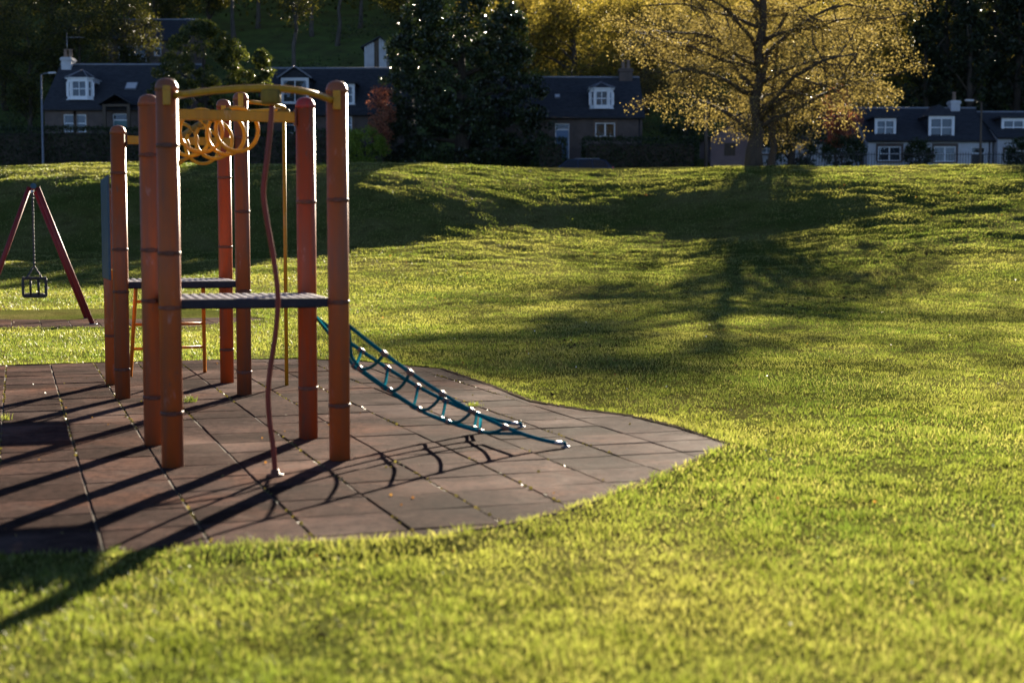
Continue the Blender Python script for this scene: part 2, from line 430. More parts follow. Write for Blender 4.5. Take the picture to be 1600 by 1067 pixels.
XX, YY = np.meshgrid(xs, ys); ZZ = terr(XX, YY)
vv = np.stack([XX, YY, ZZ], -1).reshape(-1, 3)
nx, ny = len(xs), len(ys)
ii = (np.arange(ny-1)[:, None]*nx + np.arange(nx-1)[None, :])
quads = np.stack([ii, ii+1, ii+nx+1, ii+nx], -1)
ycell = (ys[:-1]+ys[1:])/2
lawn_q = quads[ycell < 92].reshape(-1, 4); hill_q = quads[ycell >= 92].reshape(-1, 4)
def sub(vs, q):
    u, inv = np.unique(q, return_inverse=True); return vs[u], inv.reshape(q.shape)
a, b_ = sub(vv, lawn_q); tag(link('lawn', np_mesh('lawn', a, [b_], True), M['lawn']), 'wide mown lawn rising to a grassy bank', kind='structure')
a, b_ = sub(vv, hill_q); tag(link('hill', np_mesh('hill', a, [b_], True), M['hill']), 'shaded green hillside behind the cottages', kind='structure')
def strip(name, y0, y1, dz, m):
    X = np.arange(-60, 61, 2.); mb = MB(); vs = []; fs = []
    for x in X: vs += [(x, y0, H(x, (y0+y1)/2)+dz), (x, y1, H(x, (y0+y1)/2)+dz), (x, y0, H(x, y0)-.3), (x, y1, H(x, y1)-.3)]
    for i in range(len(X)-1):
        k = i*4; fs += [(k, k+4, k+5, k+1), (k+2, k+6, k+4, k), (k+1, k+5, k+7, k+3)]
    mb.add(vs, fs); return tag(mb.build(name, m), kind='structure')
strip('road', 79, 84.5, .02, M['road']); strip('pavement', 84.5, 86.2, .14, M['pavement'])

# ------------------------------------------------------------------ rubber play surfaces, tile by tile
TH = R(19.2); U = Vector((-math.sin(TH), math.cos(TH))); V = Vector((math.cos(TH), math.sin(TH)))
def clip_poly(subj, cl):
    out = subj
    for i in range(len(cl)):
        a, b = cl[i], cl[(i+1) % len(cl)]; inp = out; out = []
        ins = lambda p: (b[0]-a[0])*(p[1]-a[1]) - (b[1]-a[1])*(p[0]-a[0]) >= 0
        for j in range(len(inp)):
            p, q = inp[j-1], inp[j]
            def X():
                d1 = (b[0]-a[0])*(p[1]-a[1]) - (b[1]-a[1])*(p[0]-a[0]); d2 = (b[0]-a[0])*(q[1]-a[1]) - (b[1]-a[1])*(q[0]-a[0])
                t = d1/(d1-d2); return (p[0]+(q[0]-p[0])*t, p[1]+(q[1]-p[1])*t)
            if ins(q):
                if not ins(p): out.append(X())
                out.append(q)
            elif ins(p): out.append(X())
        if not out: return []
    return out
def area(p): return abs(sum(p[i-1][0]*p[i][1]-p[i][0]*p[i-1][1] for i in range(len(p))))/2
def inside(P, x, y):
    c = np.zeros(np.shape(x), bool)
    for i in range(len(P)):
        x1, y1 = P[i-1]; x2, y2 = P[i]
        c ^= ((y1 > y) != (y2 > y)) & (x < (x2-x1)*(y-y1)/(y2-y1+1e-12)+x1)
    return c
MAT1 = [tuple(G(*p)[:2]) for p in [(1138, 694), (1060, 668), (985, 650), (905, 640), (830, 627), (760, 600), (690, 576), (560, 564), (460, 560), (200, 565), (0, 571), (-190, 578),
        (-240, 870), (0, 866), (160, 864), (300, 853), (450, 846), (600, 841), (700, 835), (800, 816), (905, 789), (1000, 754), (1070, 725)]]
MAT2 = [tuple(G(*p)[:2]) for p in [(420, 499), (330, 489), (180, 488), (0, 490), (-160, 491), (-170, 514), (0, 512), (150, 511), (300, 510)]]
GAP = .010; TS = .5
tile_me = {}
def full_tile():
    mb = MB(); mb.box((0, 0, -.0155), (TS-.010, TS-.005, .029), rz=TH, bev=.006); return mb.mesh('tile')
full_me = full_tile(); full_me.materials.append(M['rubber'])
joint_pts = []
def lay(name, label, poly, origin, zb, zfun=None):
    root = tag(MB().prism(poly, zb-.006, -.0095).build(name, M['joint']), label, kind='structure')
    o = Vector(origin); us = [(Vector(p)-o).dot(U) for p in poly]; vs_ = [(Vector(p)-o).dot(V) for p in poly]
    for i in range(math.floor(min(us)/TS)-1, math.ceil(max(us)/TS)+1):
        for j in range(math.floor(min(vs_)/TS)-1, math.ceil(max(vs_)/TS)+1):
            gu, gv = .0025, .005
            c4 = [o+U*(i*TS+a_)+V*(j*TS+b_) for a_, b_ in ((gu, gv), (gu, TS-gv), (TS-gu, TS-gv), (TS-gu, gv))]
            cl = [tuple(c) for c in c4][::-1]
            if (cl[1][0]-cl[0][0])*(cl[2][1]-cl[1][1])-(cl[1][1]-cl[0][1])*(cl[2][0]-cl[1][0]) < 0: cl = cl[::-1]
            pc = clip_poly(poly, cl); A = area(pc) if len(pc) > 2 else 0
            if A < .004: continue
            c = o+U*((i+.5)*TS)+V*((j+.5)*TS)
            dz = random.uniform(-.003, .003)
            if A > .985*(TS-.010)*(TS-.005):
                t = link('tile', full_me, None, root, (c.x, c.y, zb+.03+dz))
                t.rotation_euler = (random.uniform(-.007, .007), random.uniform(-.007, .007), random.uniform(-.012, .012))
            else:
                MB().prism(pc, zb, zb+.028+dz).build('tile', M['rubber'], root)
            joint_pts.append((c.x, c.y))
    return root
lay('rubber_surface', 'brown rubber tile play surface under the orange climbing frame', MAT1, G(162, 860)[:2], -.03)
lay('rubber_surface', 'rubber tile strip in the grass under the cradle swing', MAT2, G(62, 500)[:2], -.03)
# turf verge lapping up to the rim, and the pale worn edging on the near right side
def normals(P):
    out = []
    for i in range(len(P)):
        a, b, c = Vector(P[i-1]), Vector(P[i]), Vector(P[(i+1) % len(P)])
        t = ((b-a).normalized()+(c-b).normalized()).normalized(); n = Vector((t.y, -t.x)); q = b+n*.02
        out.append(-n if inside(P, np.array([q.x]), np.array([q.y]))[0] else n)
    return out
def densify(P, step=.12):
    out = []
    for i in range(len(P)):
        a, b = Vector(P[i]), Vector(P[(i+1) % len(P)]); k = max(1, int((b-a).length/step))
        out += [tuple(a.lerp(b, q/k)) for q in range(k)]
    return out
def verge(P, name):
    P = densify(P); Nn = normals(P); n = len(P); vs = []; fs = []
    for w_, z_ in ((-.002, -.0305), (.0, .002), (.10, .0), (.3, -.034)):
        for p, q in zip(P, Nn): vs.append((p[0]+q.x*w_, p[1]+q.y*w_, z_+(random.uniform(-.006, .006) if w_ == .1 else 0)))
    for k in range(3):
        for i in range(n): fs.append((k*n+i, k*n+(i+1) % n, (k+1)*n+(i+1) % n, (k+1)*n+i))
    tag(MB().add(vs, fs, True).build(name, M['lawn']), kind='structure')
verge(MAT1, 'turf_verge'); verge(MAT2, 'turf_verge')
def edge_strip(pts, w):
    vs = []; n = len(pts)
    for i, p in enumerate(pts):
        a, b = Vector(pts[max(i-1, 0)]), Vector(pts[min(i+1, n-1)]); t = (b-a).normalized(); nn = Vector((t.y, -t.x)); q = Vector(p)+nn*.05
        if inside(MAT1, np.array([q.x]), np.array([q.y]))[0]: nn = -nn
        ww = w*random.uniform(.55, 1.2)*min(1, .35+3*min(i, n-1-i)/n)
        vs += [(p[0]-nn.x*.012, p[1]-nn.y*.012, .0045), (p[0]+nn.x*ww, p[1]+nn.y*ww, .009), (p[0]+nn.x*(ww+.01), p[1]+nn.y*(ww+.01), -.03)]
    return vs, [(3*i+k, 3*i+k+1, 3*i+k+4, 3*i+k+3) for i in range(n-1) for k in (0, 1)]
e_in = lambda a, b: [Vector(MAT1[a % len(MAT1)]).lerp(Vector(MAT1[b % len(MAT1)]), t)[:] for t in np.linspace(0, 1, 9)[:-1]]
eb = MB()
eb.add(*edge_strip(sum([e_in(i, i+1) for i in range(18, 23)], [])+[tuple(MAT1[0])], .055))
eb.add(*edge_strip(sum([e_in(i, i+1) for i in range(0, 6)], [])+[tuple(MAT1[6])], .03))
tag(eb.build('edging', M['edging']), 'pale worn edging round the rubber surface', kind='structure')

# ------------------------------------------------------------------ climbing frame
def G2(p): v = G(*p); return Vector((v.x, v.y, 0))
PA, PB, PC, PD = G2((270, 728)), G2((531, 717)), G2((241, 694)), G2((482, 684))
PE, PF, PG, PH = G2((192, 622)), G2((382, 616)), G2((355, 597)), G2((176, 600))
frame = empty('climbing_frame', ((PA+PB+PC+PD)/4)[:], 'orange post climbing frame with two decks, yellow bars and teal rope net', 'climbing frame')
PR = .0705
def post(p, h, bands, m='orange', cap='capbrown', lab=None):
    mb = MB().tube([(p.x, p.y, -.03), (p.x, p.y, h-.03)], PR, 28)
    o = mb.build('post', M[m], frame)
    c = MB().lathe((p.x, p.y, h-.06), [(PR+.003, 0), (PR+.003, .028), (PR, .032), (PR-.003, .045), (PR*.8, .065), (PR*.5, .078), (PR*.15, .083)], 28).build('cap', M[cap], o)
    for z in bands:
        b = MB().lathe((p.x, p.y, z-.016), [(PR+.0005, .003), (PR+.004, .005), (PR+.004, .027), (PR+.0005, .029)], 28)
        d = (Vector((0, 0, 0))-p); d.z = 0; d.normalize(); sd = Vector((-d.y, d.x, 0))
        q = p + d*(PR+.006); q.z = z
        b.box(q, (.062, .012, .03), rz=math.atan2(sd.y, sd.x), bev=.003)
        for e in (-.02, .02): b.tube([q+sd*e, q+sd*e+d*.014], .0065, 6)
        b.build('clamp_band', M['band'], o)
    return o
def zof(base, py): return CAM_H + (base.y and at(800, py, base.y).z - CAM_H)
bz = lambda p, ys_: [zof(p, y) for y in ys_]
post(PA, zof(PA, 128), bz(PA, (228, 396, 481, 645)))
post(PB, zof(PB, 132), bz(PB, (313, 472, 633)))
post(PC, zof(PC, 153), bz(PC, (243, 391, 470, 620)))
post(PD, zof(PD, 157), bz(PD, (316, 606)), 'redpost', 'capred', 'post with crimson cap')
post(PE, zof(PE, 200), bz(PE, (271, 390, 456, 577)))
post(PF, zof(PF, 148), bz(PF, (216, 331, 455, 581)))
post(PG, zof(PG, 159), bz(PG, (278, 386, 546)), 'redpost')
post(PH, 1.98, [1.12, .5])
def platform(a, b, c, d, zt):
    # a,b front; c,d back (a-c left side, b-d right side)
    X = (b-a).normalized(); Yv = ((c-a)+(d-b)).normalized(); ctr = (a+b+c+d)/4
    w = (b-a).length; l = ((c-a).length+(d-b).length)/2; rz = math.atan2(X.y, X.x)
    fr = MB(); T = .06
    for s_ in (-1, 1):
        fr.box(ctr+Yv*s_*(l/2-.02)+Vector((0, 0, zt-T/2-.004)), (w-.10, .045, T), rz, bev=.006)
        fr.box(ctr+X*s_*(w/2-.02)+Vector((0, 0, zt-T/2-.005)), (l-.10, .045, T-.004), rz+math.pi/2, bev=.006)
    for k in (-.25, .25): fr.box(ctr+Yv*k*l+Vector((0, 0, zt-.055)), (w-.12, .04, .05), rz)
    o = fr.build('platform', M['deckframe'], frame)
    n = 17; pitch = (w-.06)/n
    sm = MB().box((0, 0, 0), (pitch*.62, l-.075, .022), rz, bev=.004).mesh('slat'); sm.materials.append(M['deck'])
    base = wloc(o)
    for i in range(n):
        q = ctr + X*(-(w-.06)/2+pitch*(i+.5)) + Vector((0, 0, zt-.013+random.uniform(-.001, .001)))
        edge = 1.0
        s = link('slat', sm, None, o, q-base)
    return o
ZP = (zof(PA, 466)+zof(PB, 466))/2
platform(PA, PB, PC, PD, ZP)
ZP2 = zof(PE, 440)
platform(PE, PF, PH, PG, ZP2)
# curved yellow head bars with a climbing pole each
def arc3(a, m_, b, n=18):
    # quadratic through a, m_, b
    out = []
    for i in range(n+1):
        t = i/n; c = m_*2-(a+b)/2
        out.append(a*(1-t)**2 + c*2*t*(1-t) + b*t*t)
    return out
def head_bar(a, b, foot_px, z, r, thick=True):
    f = G2(foot_px); q = Vector((f.x, f.y, z)); A = Vector((a.x, a.y, z)); B = Vector((b.x, b.y, z))
    dA = (q-A).normalized(); dB = (q-B).normalized()
    o = MB().tube(arc3(A+dA*PR, q+Vector((0, 0, .01)), B+dB*PR), r, 12).build('curved_bar', M['yellow'], frame)
    br = MB()
    for p, d in ((A, dA), (B, dB)):
        v = (Vector((0, 0, z))-p); v.z = 0; v.normalize(); sd = math.atan2(v.x, -v.y)
        c = p+v*(PR+.006)
        MB().box(c, (.05, .014, .125), rz=sd, bev=.004).tube([c+Vector((0, 0, .04)), c+Vector((0, 0, .04))+v*.02], .012, 8).tube([c-Vector((0, 0, .05)), c-Vector((0, 0, .05))+v*.02], .012, 8).build('bracket', M['yellow'], o)
    MB().lathe((q.x, q.y, z-.085), [(.055, 0), (.062, .01), (.062, .075), (.055, .085)], 16).build('pole_clamp', M['oldyellow'], o)
    return f
Z1 = zof(PA, 151)
f1 = head_bar(PA, PB, (430, 743), Z1, .022)
Z2 = at(443, 171, G2((448, 602)).y).z
f2 = head_bar(PF, PG, (448, 602), Z2, .02)
wav = [(425, 165), (422, 205), (417, 250), (411.5, 300), (417, 345), (426, 395), (433, 445), (434, 480), (430, 525), (423, 570), (419, 612), (421, 655), (427, 700), (430, 742)]
w3 = [at(x, y, f1.y) for x, y in wav]; w3[-1].z = .0
fine = []
for i in range(len(w3)-1):
    p0, p1, p2, p3 = w3[max(i-1, 0)], w3[i], w3[i+1], w3[min(i+2, len(w3)-1)]
    for k in range(5):
        t = k/5; fine.append(.5*((2*p1)+(p2-p0)*t+(2*p0-5*p1+4*p2-p3)*t*t+(3*p1-p0-3*p2+p3)*t**3))
fine.append(w3[-1])
wp = MB().tube(fine, .0165, 10).build('wavy_pole', M['redpole'], frame)
MB().lathe((f1.x, f1.y, -.003), [(.055, 0), (.055, .012), (.028, .018), (.026, .04), (.017, .045)], 16).build('base_plate', M['band'], wp)
MB().tube([(f2.x, f2.y, Z2), (f2.x, f2.y, 0)], .019, 12).build('straight_pole', M['yellow'], frame)
# yellow cross beams and the overhead ring bar between the two decks
def beam(a, b, z, h=.075, t=.05):
    d = b-a; d.z = 0; L = d.length; c = (a+b)/2; rz = math.atan2(d.y, d.x); u = d.normalized()
    o = MB().box((c.x, c.y, z), (L-2*PR-.012, t, h), rz, bev=.006).build('beam', M['yellow'], frame)
    for s_, p in ((1, a), (-1, b)):
        q = p+u*s_*(PR+.006); MB().box((q.x, q.y, z), (.012, .085, h+.045), rz, bev=.003).build('bracket', M['band'], o)
    return Vector((c.x, c.y, z)), u
c1, u1 = beam(PC, PD, (zof(PC, 181)+zof(PD, 181))/2)
c2, u2 = beam(PE, PF, (zof(PE, 220)+zof(PF, 221))/2)
sp0, sp1 = c1+Vector((0, 0, .03)), c2+Vector((0, 0, .03))
spine = MB().tube([sp0.lerp(sp1, t)+Vector((0, 0, .02*math.sin(math.pi*t))) for t in np.linspace(0, 1, 14)], .028, 12).build('ring_bar', M['oldyellow'], frame)
dirv = (sp1-sp0).normalized(); lat = Vector((dirv.y, -dirv.x, 0)).normalized(); up = Vector((0, 0, 1))
for i, (t, off, tw) in enumerate([(.06, .09, .15), (.17, -.13, -.25), (.29, .11, .3), (.41, -.13, -.2), (.54, .12, .2), (.66, -.13, -.3), (.79, .12, .25), (.9, -.12, -.2)]):
    c = sp0.lerp(sp1, t)+Vector((0, 0, .02*math.sin(math.pi*t)-.12))+lat*off
    l2 = (lat*math.cos(tw)+dirv*math.sin(tw)).normalized()
    rg = MB().tube([c+(l2*math.cos(a)+up*math.sin(a))*.16 for a in np.linspace(0, 2*math.pi, 33)[:-1]], .0155, 10, closed=True).build('ring', M['yellow'], frame)
# back ladder
tl, tr_ = PH.lerp(PG, .22), PH.lerp(PG, .80)
bl, br_ = G2((204, 588)), G2((320, 582))
tl = tl+Vector((0, 0, ZP2-.04)); tr_ = tr_+Vector((0, 0, ZP2-.04))
M['amber'] = painted('amber_paint', (.58, .20, .016), (.48, .17, .014), (.25, .12, .03), .36)
lad = MB().tube([bl, tl], .021, 10).tube([br_, tr_], .021, 10).build('ladder', M['amber'], frame)
for k in (.3, .56, .8): MB().tube([bl.lerp(tl, k), br_.lerp(tr_, k)], .016, 8).build('rung', M['amber'], lad)
# blue side panel between the two outer posts of the far deck
sdir = (PH-PE).normalized(); outw = Vector((-sdir.y, sdir.x, 0)); outw = outw if outw.x < 0 else -outw
pc_ = PE.lerp(PH, .42)+outw*.088
prz = math.atan2(sdir.y, sdir.x); Lp = (PH-PE).length
pn = MB().box((pc_.x, pc_.y, ZP2+.50), (Lp*.74, .02, .98), prz, bev=.008).build('side_panel', M['blue'], frame)
for k in (-.28, .28):
    q = pc_+sdir*k*Lp-outw*.028; MB().box((q.x, q.y, ZP2+.06), (.07, .03, .1), prz, bev=.004).build('bracket', M['yellow'], pn)
# rope net from the near deck to two ground anchors
aN, aF = G2((884, 698)), G2((815, 667))
net = link('rope_net', None, None, frame)
for q_ in (aN, aF): MB().lathe((q_.x, q_.y, -.002), [(.035, 0), (.03, .008), (.012, .012), (.011, .03)], 12).build('ground_anchor', M['steel'], net)
B0 = PB+Vector((.06, .02, ZP-.03)); D0 = PD+Vector((.06, -.02, ZP-.06))
def zed(t): return .93*(1-t)**1.5+.025
def rA(t): p = PB.lerp(aN, t); return Vector((p.x, p.y, zed(t)))
def rB(t): p = PD.lerp(aF, t); return Vector((p.x, p.y, zed(t)))
def rM(t, s_):
    p = PB.lerp(aN, t).lerp(PD.lerp(aF, t), .5+s_)
    sag = .19*min(1, t/.14)*(1-max(0, t-.45)/.36*.62) if t < .81 else .03
    return Vector((p.x, p.y, max(zed(t)-sag, .03)))
TT = list(np.linspace(.035, 1, 26))
rp = .0135
MB().tube([rA(t) for t in TT], rp, 8).build('side_rope', M['rope'], net)
MB().tube([rB(t) for t in TT], rp, 8).build('side_rope', M['rope'], net)
TM = list(np.linspace(.04, .72, 20))
st_b = [.03, .15, .28, .41, .54, .69]; st_a = [.08, .19, .30, .44, .57, .72]; st_f = [.10, .24, .36, .5, .63, .78]
for s_ in (-.09, .09):
    MB().tube([(rB if s_ > 0 else rA)(.04)]+[rM(t, s_) for t in TM[2:]]+[(rB if s_ > 0 else rA)(.80)], rp*.9, 8).build('floor_rope', M['rope'], net)
def ball(p, d, L=.05, r=.017):
    d = d.normalized()
    return MB().tube([p-d*L/2, p-d*L*.38, p, p+d*L*.38, p+d*L/2], [r*.55, r, r*1.12, r, r*.55], 10)
for ta, tb, tf in list(zip(st_a, st_b, st_f))[1:]:
    pa, pm1, pm2, pf = rA(ta), rM(tb, -.09), rM(tb, .09), rB(tf)
    cr = []
    for i in range(9):
        t = i/8; q = pa.lerp(pm1, t); q.z = pa.z+(pm1.z-pa.z)*(1-(1-t)**2); cr.append(q)
    cr.append(pm1.lerp(pm2, .5)-Vector((0, 0, .008)))
    for i in range(9):
        t = i/8; q = pm2.lerp(pf, t); q.z = pm2.z+(pf.z-pm2.z)*t*t; cr.append(q)
    MB().tube(cr, rp*.85, 8).build('cross_rope', M['rope'], net)
    for p, fn, tt in ((pa, rA, ta), (pf, rB, tf)):
        ball(p, fn(min(tt+.03, 1))-fn(tt-.03), .062, .0185).build('connector', M['connector'], net)
    for p, s_ in ((pm1, -.09), (pm2, .09)):
        ball(p, rM(tb+.03, s_)-rM(tb-.03, s_), .052, .0175).build('connector', M['connector'], net)
for p, d in ((rA(.965), rA(1)-rA(.93)), (rB(.965), rB(1)-rB(.93))):
    ball(p, d, .09, .014).build('ferrule', M['steel'], net)

# ------------------------------------------------------------------ cradle swing
n1, n2 = G2((142, 508)), G2((-28, 508)); apex = Vector(((n1.x+n2.x)/2, n1.y, at(57, 291, n1.y).z))
bd = Vector((-.335, .942, 0)).normalized(); LB = 2.0
sw = empty('swing', ((n1+n2)/2)[:], 'dark red A-frame cradle swing standing on the rubber strip', 'swing')
perp = Vector((bd.y, -bd.x, 0))
for k in (0, LB):
    top = apex+bd*k
    for s_ in (-1, 1):
        ft = (n1+n2)/2+bd*k+perp*s_*((n1-n2).length/2); ft.z = -.03
        tp = top+perp*s_*.07+Vector((0, 0, -.02))
        lg = MB().tube([ft, tp], .042, 12).build('leg', M['swingred'], sw)
        MB().lathe((ft.x, ft.y, ft.z+.025), [(.075, 0), (.075, .01), (.05, .014)], 12).build('foot_plate', M['steel'], lg)
top_bar = MB().tube([apex-bd*.08, apex+bd*(LB+.08)], .048, 14).build('top_bar', M['swingred'], sw)
MB().tube([apex-bd*.10, apex-bd*.075], .052, 14).build('end_cap', M['blue'], top_bar)
sc_ = apex+bd*1.0; seat_top = sc_.z-1.66
hb = MB()
for s_ in (-.23, .23): hb.box(sc_+bd*s_-Vector((0, 0, .06)), (.05, .05, .05), bev=.008)
hb.build('hanger', M['steel'], sw)
def chain(p, q, name='chain'):
    n = int((q-p).length/.034); d = (q-p).normalized(); e1 = d.orthogonal().normalized(); e2 = d.cross(e1); mb = MB()
    for i in range(n):
        c = p+d*((i+.5)*(q-p).length/n); e = e1 if i % 2 else e2
        mb.tube([c+e*math.cos(a)*.0135+d*math.sin(a)*.0235 for a in np.linspace(0, 2*math.pi, 9)[:-1]], .0078, 5, closed=True)
    return mb.build(name, M['darksteel'], sw)
for s_ in (-.23, .23):
    p = sc_+bd*s_-Vector((0, 0, .08)); q = sc_+bd*s_*.75; q.z = seat_top+.24
    chain(p, q)
    for e in (-.13, .13):
        r_ = sc_+bd*s_*.75+perp*e; r_.z = seat_top+.02; chain(q, r_)
seat = MB(); C0 = Vector((sc_.x, sc_.y, seat_top))
def rrect(c, ux, uz, w, h, r=.04, n=4):
    pts = []
    for sx, sz, a0 in ((1, 1, 0), (-1, 1, 90), (-1, -1, 180), (1, -1, 270)):
        for k in range(n+1):
            a = R(a0+90*k/n); pts.append(c+ux*(sx*(w/2-r)+r*math.cos(a))+uz*(sz*(h/2-r)+r*math.sin(a)))
    return pts
for s_ in (-.17, .17):
    seat.tube(rrect(C0+bd*s_-Vector((0, 0, .15)), perp, up, .40, .33), .025, 8, closed=True)
    for e in (-.07, .07): seat.tube([C0+bd*s_+perp*e+Vector((0, 0, 0.02)), C0+bd*s_+perp*e-Vector((0, 0, .30))], .02, 8)
for e in (-.19, .19):
    for zz in (.02, -.14): seat.tube([C0-bd*.17+perp*e+Vector((0, 0, zz)), C0+bd*.17+perp*e+Vector((0, 0, zz))], .026, 8)
so = seat.build('cradle_seat', M['black'], sw)
MB().box(C0-Vector((0, 0, .285)), (.34, .36, .05), rz=math.atan2(perp.y, perp.x), bev=.012).build('seat_pad', M['black'], so)

# ------------------------------------------------------------------ cottages
def window(parent, x0, x1, z0, z1, Y, n=2, bar=.07, curtain=True, sill=True, mid=True, ymat='white', rail=None):
    """sash window in an opening at wall face Y (outside towards -Y)"""
    yo = Y+.10; fr = MB(); d0, d1 = yo-.03, yo+.05
    fr.b2(x0, x0+bar, d0, d1, z0, z1); fr.b2(x1-bar, x1, d0, d1, z0, z1)
    fr.b2(x0+bar, x1-bar, d0, d1, z0, z0+bar); fr.b2(x0+bar, x1-bar, d0, d1, z1-bar, z1)
    wi = (x1-x0-2*bar-(n-1)*bar*1.3)/n; cells = []
    for i in range(n):
        a = x0+bar+i*(wi+bar*1.3); b = a+wi
        if i < n-1: fr.b2(b, b+bar*1.3, d0-.004, d1, z0+bar, z1-bar)
        if mid:
            zm = z0+(z1-z0)*.5; fr.b2(a, b, d0+.01, d1, zm-.025, zm+.025)
            cells += [(a, b, z0+bar, zm-.025), (a, b, zm+.025, z1-bar)]
        else: cells.append((a, b, z0+bar, z1-bar))
    o = fr.build('window', M[ymat], parent)
    for a, b, c, d in cells: MB().b2(a, b, yo+.008, yo+.014, c, d).build('pane', M['glass'], o)
    if curtain:
        for i in range(n):
            a = x0+bar+i*(wi+bar*1.3); b = a+wi; cm = MB(); k = 10; vs = []
            for q in range(k+1):
                x = a-.02+(b-a+.04)*q/k; y = yo+.14+.02*math.sin(q*2.1+i); vs += [(x, y, z0), (x, y, z1-(.0))]
            cm.add(vs, [(2*q, 2*q+2, 2*q+3, 2*q+1) for q in range(k)], True); cm.build('curtain', M['curtain'], o)
    if sill: MB().b2(x0-.08, x1+.08, Y-.09, Y+.06, z0-.10, z0-.003).build('sill', M['trimstone'], o)
    return o
def front_wall(mb, x0, x1, z0, z1, Y, ops, depth=.32):
    cx = sorted({x0, x1, *[o[0] for o in ops], *[o[1] for o in ops]}); cz = sorted({z0, z1, *[o[2] for o in ops], *[o[3] for o in ops]})
    for i in range(len(cx)-1):
        for j in range(len(cz)-1):
            mx_, mz = (cx[i]+cx[i+1])/2, (cz[j]+cz[j+1])/2
            if any(o[0] < mx_ < o[1] and o[2] < mz < o[3] for o in ops): continue
            mb.add([(cx[i], Y, cz[j]), (cx[i+1], Y, cz[j]), (cx[i+1], Y, cz[j+1]), (cx[i], Y, cz[j+1])], [(0, 1, 2, 3)])
    for a, b, c, d in ops:
        mb.add([(a, Y, c), (b, Y, c), (b, Y, d), (a, Y, d), (a, Y+depth, c), (b, Y+depth, c), (b, Y+depth, d), (a, Y+depth, d)],
               [(0, 4, 5, 1), (1, 5, 6, 2), (2, 6, 7, 3), (3, 7, 4, 0)])
def slab(mb, p, q, r_, s_, th):
    p, q, r_, s_ = map(Vector, (p, q, r_, s_)); n = (q-p).cross(s_-p).normalized()*th
    mb.add([p, q, r_, s_, p-n, q-n, r_-n, s_-n], [(0, 1, 2, 3), (7, 6, 5, 4), (0, 4, 5, 1), (1, 5, 6, 2), (2, 6, 7, 3), (3, 7, 4, 0)])
def house(label, x0, x1, Y, depth, zg, ze, zr, wins=(), doors=(), wall='stone', surround='trimstone', cat='cottage'):
    root = empty('cottage', ((x0+x1)/2, Y, zg), label, cat)
    ops = [(w[0], w[1], w[2], w[3]) for w in wins]+[(d[0], d[1], d[2], d[3]) for d in doors]
    w = MB(); yb = Y+depth; ym = Y+depth/2
    front_wall(w, x0, x1, zg-1.5, ze, Y, ops)
    w.add([(x0, yb, zg-1.5), (x1, yb, zg-1.5), (x1, yb, ze), (x0, yb, ze)], [(1, 0, 3, 2)])
    for x, fl in ((x0, 0), (x1, 1)):
        pts = [(x, Y, zg-1.5), (x, Y, ze), (x, ym, zr-.05), (x, yb, ze), (x, yb, zg-1.5)]
        w.add(pts, [tuple(range(5)) if fl == 0 else (4, 3, 2, 1, 0)])
    w.build('wall', M[wall], root)
    sl_ = (zr-ze)/(depth/2); ov = .28
    rf = MB()
    slab(rf, (x0-.15, Y-ov, ze-ov*sl_+.10), (x1+.15, Y-ov, ze-ov*sl_+.10), (x1+.15, ym, zr+.10), (x0-.15, ym, zr+.10), .09)
    slab(rf, (x1+.15, yb+ov, ze-ov*sl_+.10), (x0-.15, yb+ov, ze-ov*sl_+.10), (x0-.15, ym, zr+.10), (x1+.15, ym, zr+.10), .09)
    roof = rf.build('roof', M['slate'], root)
    MB().tube([(x0-.15, ym, zr+.12), (x1+.15, ym, zr+.12)], .075, 8).build('ridge', M['lead'], roof)
    g = Y-ov-.05; MB().tube([(x0-.15, g, ze-ov*sl_+.02), (x1+.15, g, ze-ov*sl_+.02)], .055, 8).build('gutter', M['iron'], roof)
    MB().tube([(x1-.2, Y-.06, ze-.15), (x1-.2, Y-.06, zg-.5)], .04, 8).build('downpipe', M['iron'], root)
    for wn in wins:
        kw = wn[4] if len(wn) > 4 else {}
        window(root, wn[0], wn[1], wn[2], wn[3], Y, **kw)
        fr = MB(); a, b, c, d = wn[:4]; t = .14
        fr.b2(a-t, b+t, Y-.025, Y+.03, d+.002, d+t+.06)
        fr.b2(a-t, a-.002, Y-.022, Y+.03, c, d); fr.b2(b+.002, b+t, Y-.022, Y+.03, c, d)
        fr.build('surround', M[surround], root)
    for dn in doors:
        a, b, c, d, dm = dn
        zt = d-.42
        do = MB().b2(a+.06, b-.06, Y+.14, Y+.19, c, zt-.03)
        k = (b-a-.12)
        for px_ in (0, 1):
            for pz in (0, 1):
                xa = a+.06+k*(.1+.46*px_); za = c+.2+pz*.85
                do.b2(xa, xa+k*.34, Y+.125, Y+.145, za, za+.62)
        d_o = do.build('door', M[dm], root)
        MB().tube([(b-.16, Y+.12, c+1.0), (b-.16, Y+.08, c+1.0)], .03, 8).build('handle', M['steel'], d_o)
        MB().b2(a, a+.058, Y+.11, Y+.2, c, d).b2(b-.058, b, Y+.11, Y+.2, c, d).b2(a+.06, b-.06, Y+.11, Y+.2, zt-.028, zt+.05).b2(a+.06, b-.06, Y+.11, Y+.2, d-.06, d).build('door_frame', M['white'], d_o)
        MB().b2(a+.062, b-.062, Y+.15, Y+.156, zt+.052, d-.062).build('fanlight', M['glass'], d_o)
        MB().b2(a-.15, b+.15, Y-.5, Y+.1, c-.2, c-.02).build('doorstep', M['trimstone'], root)
    return root, roof, sl_
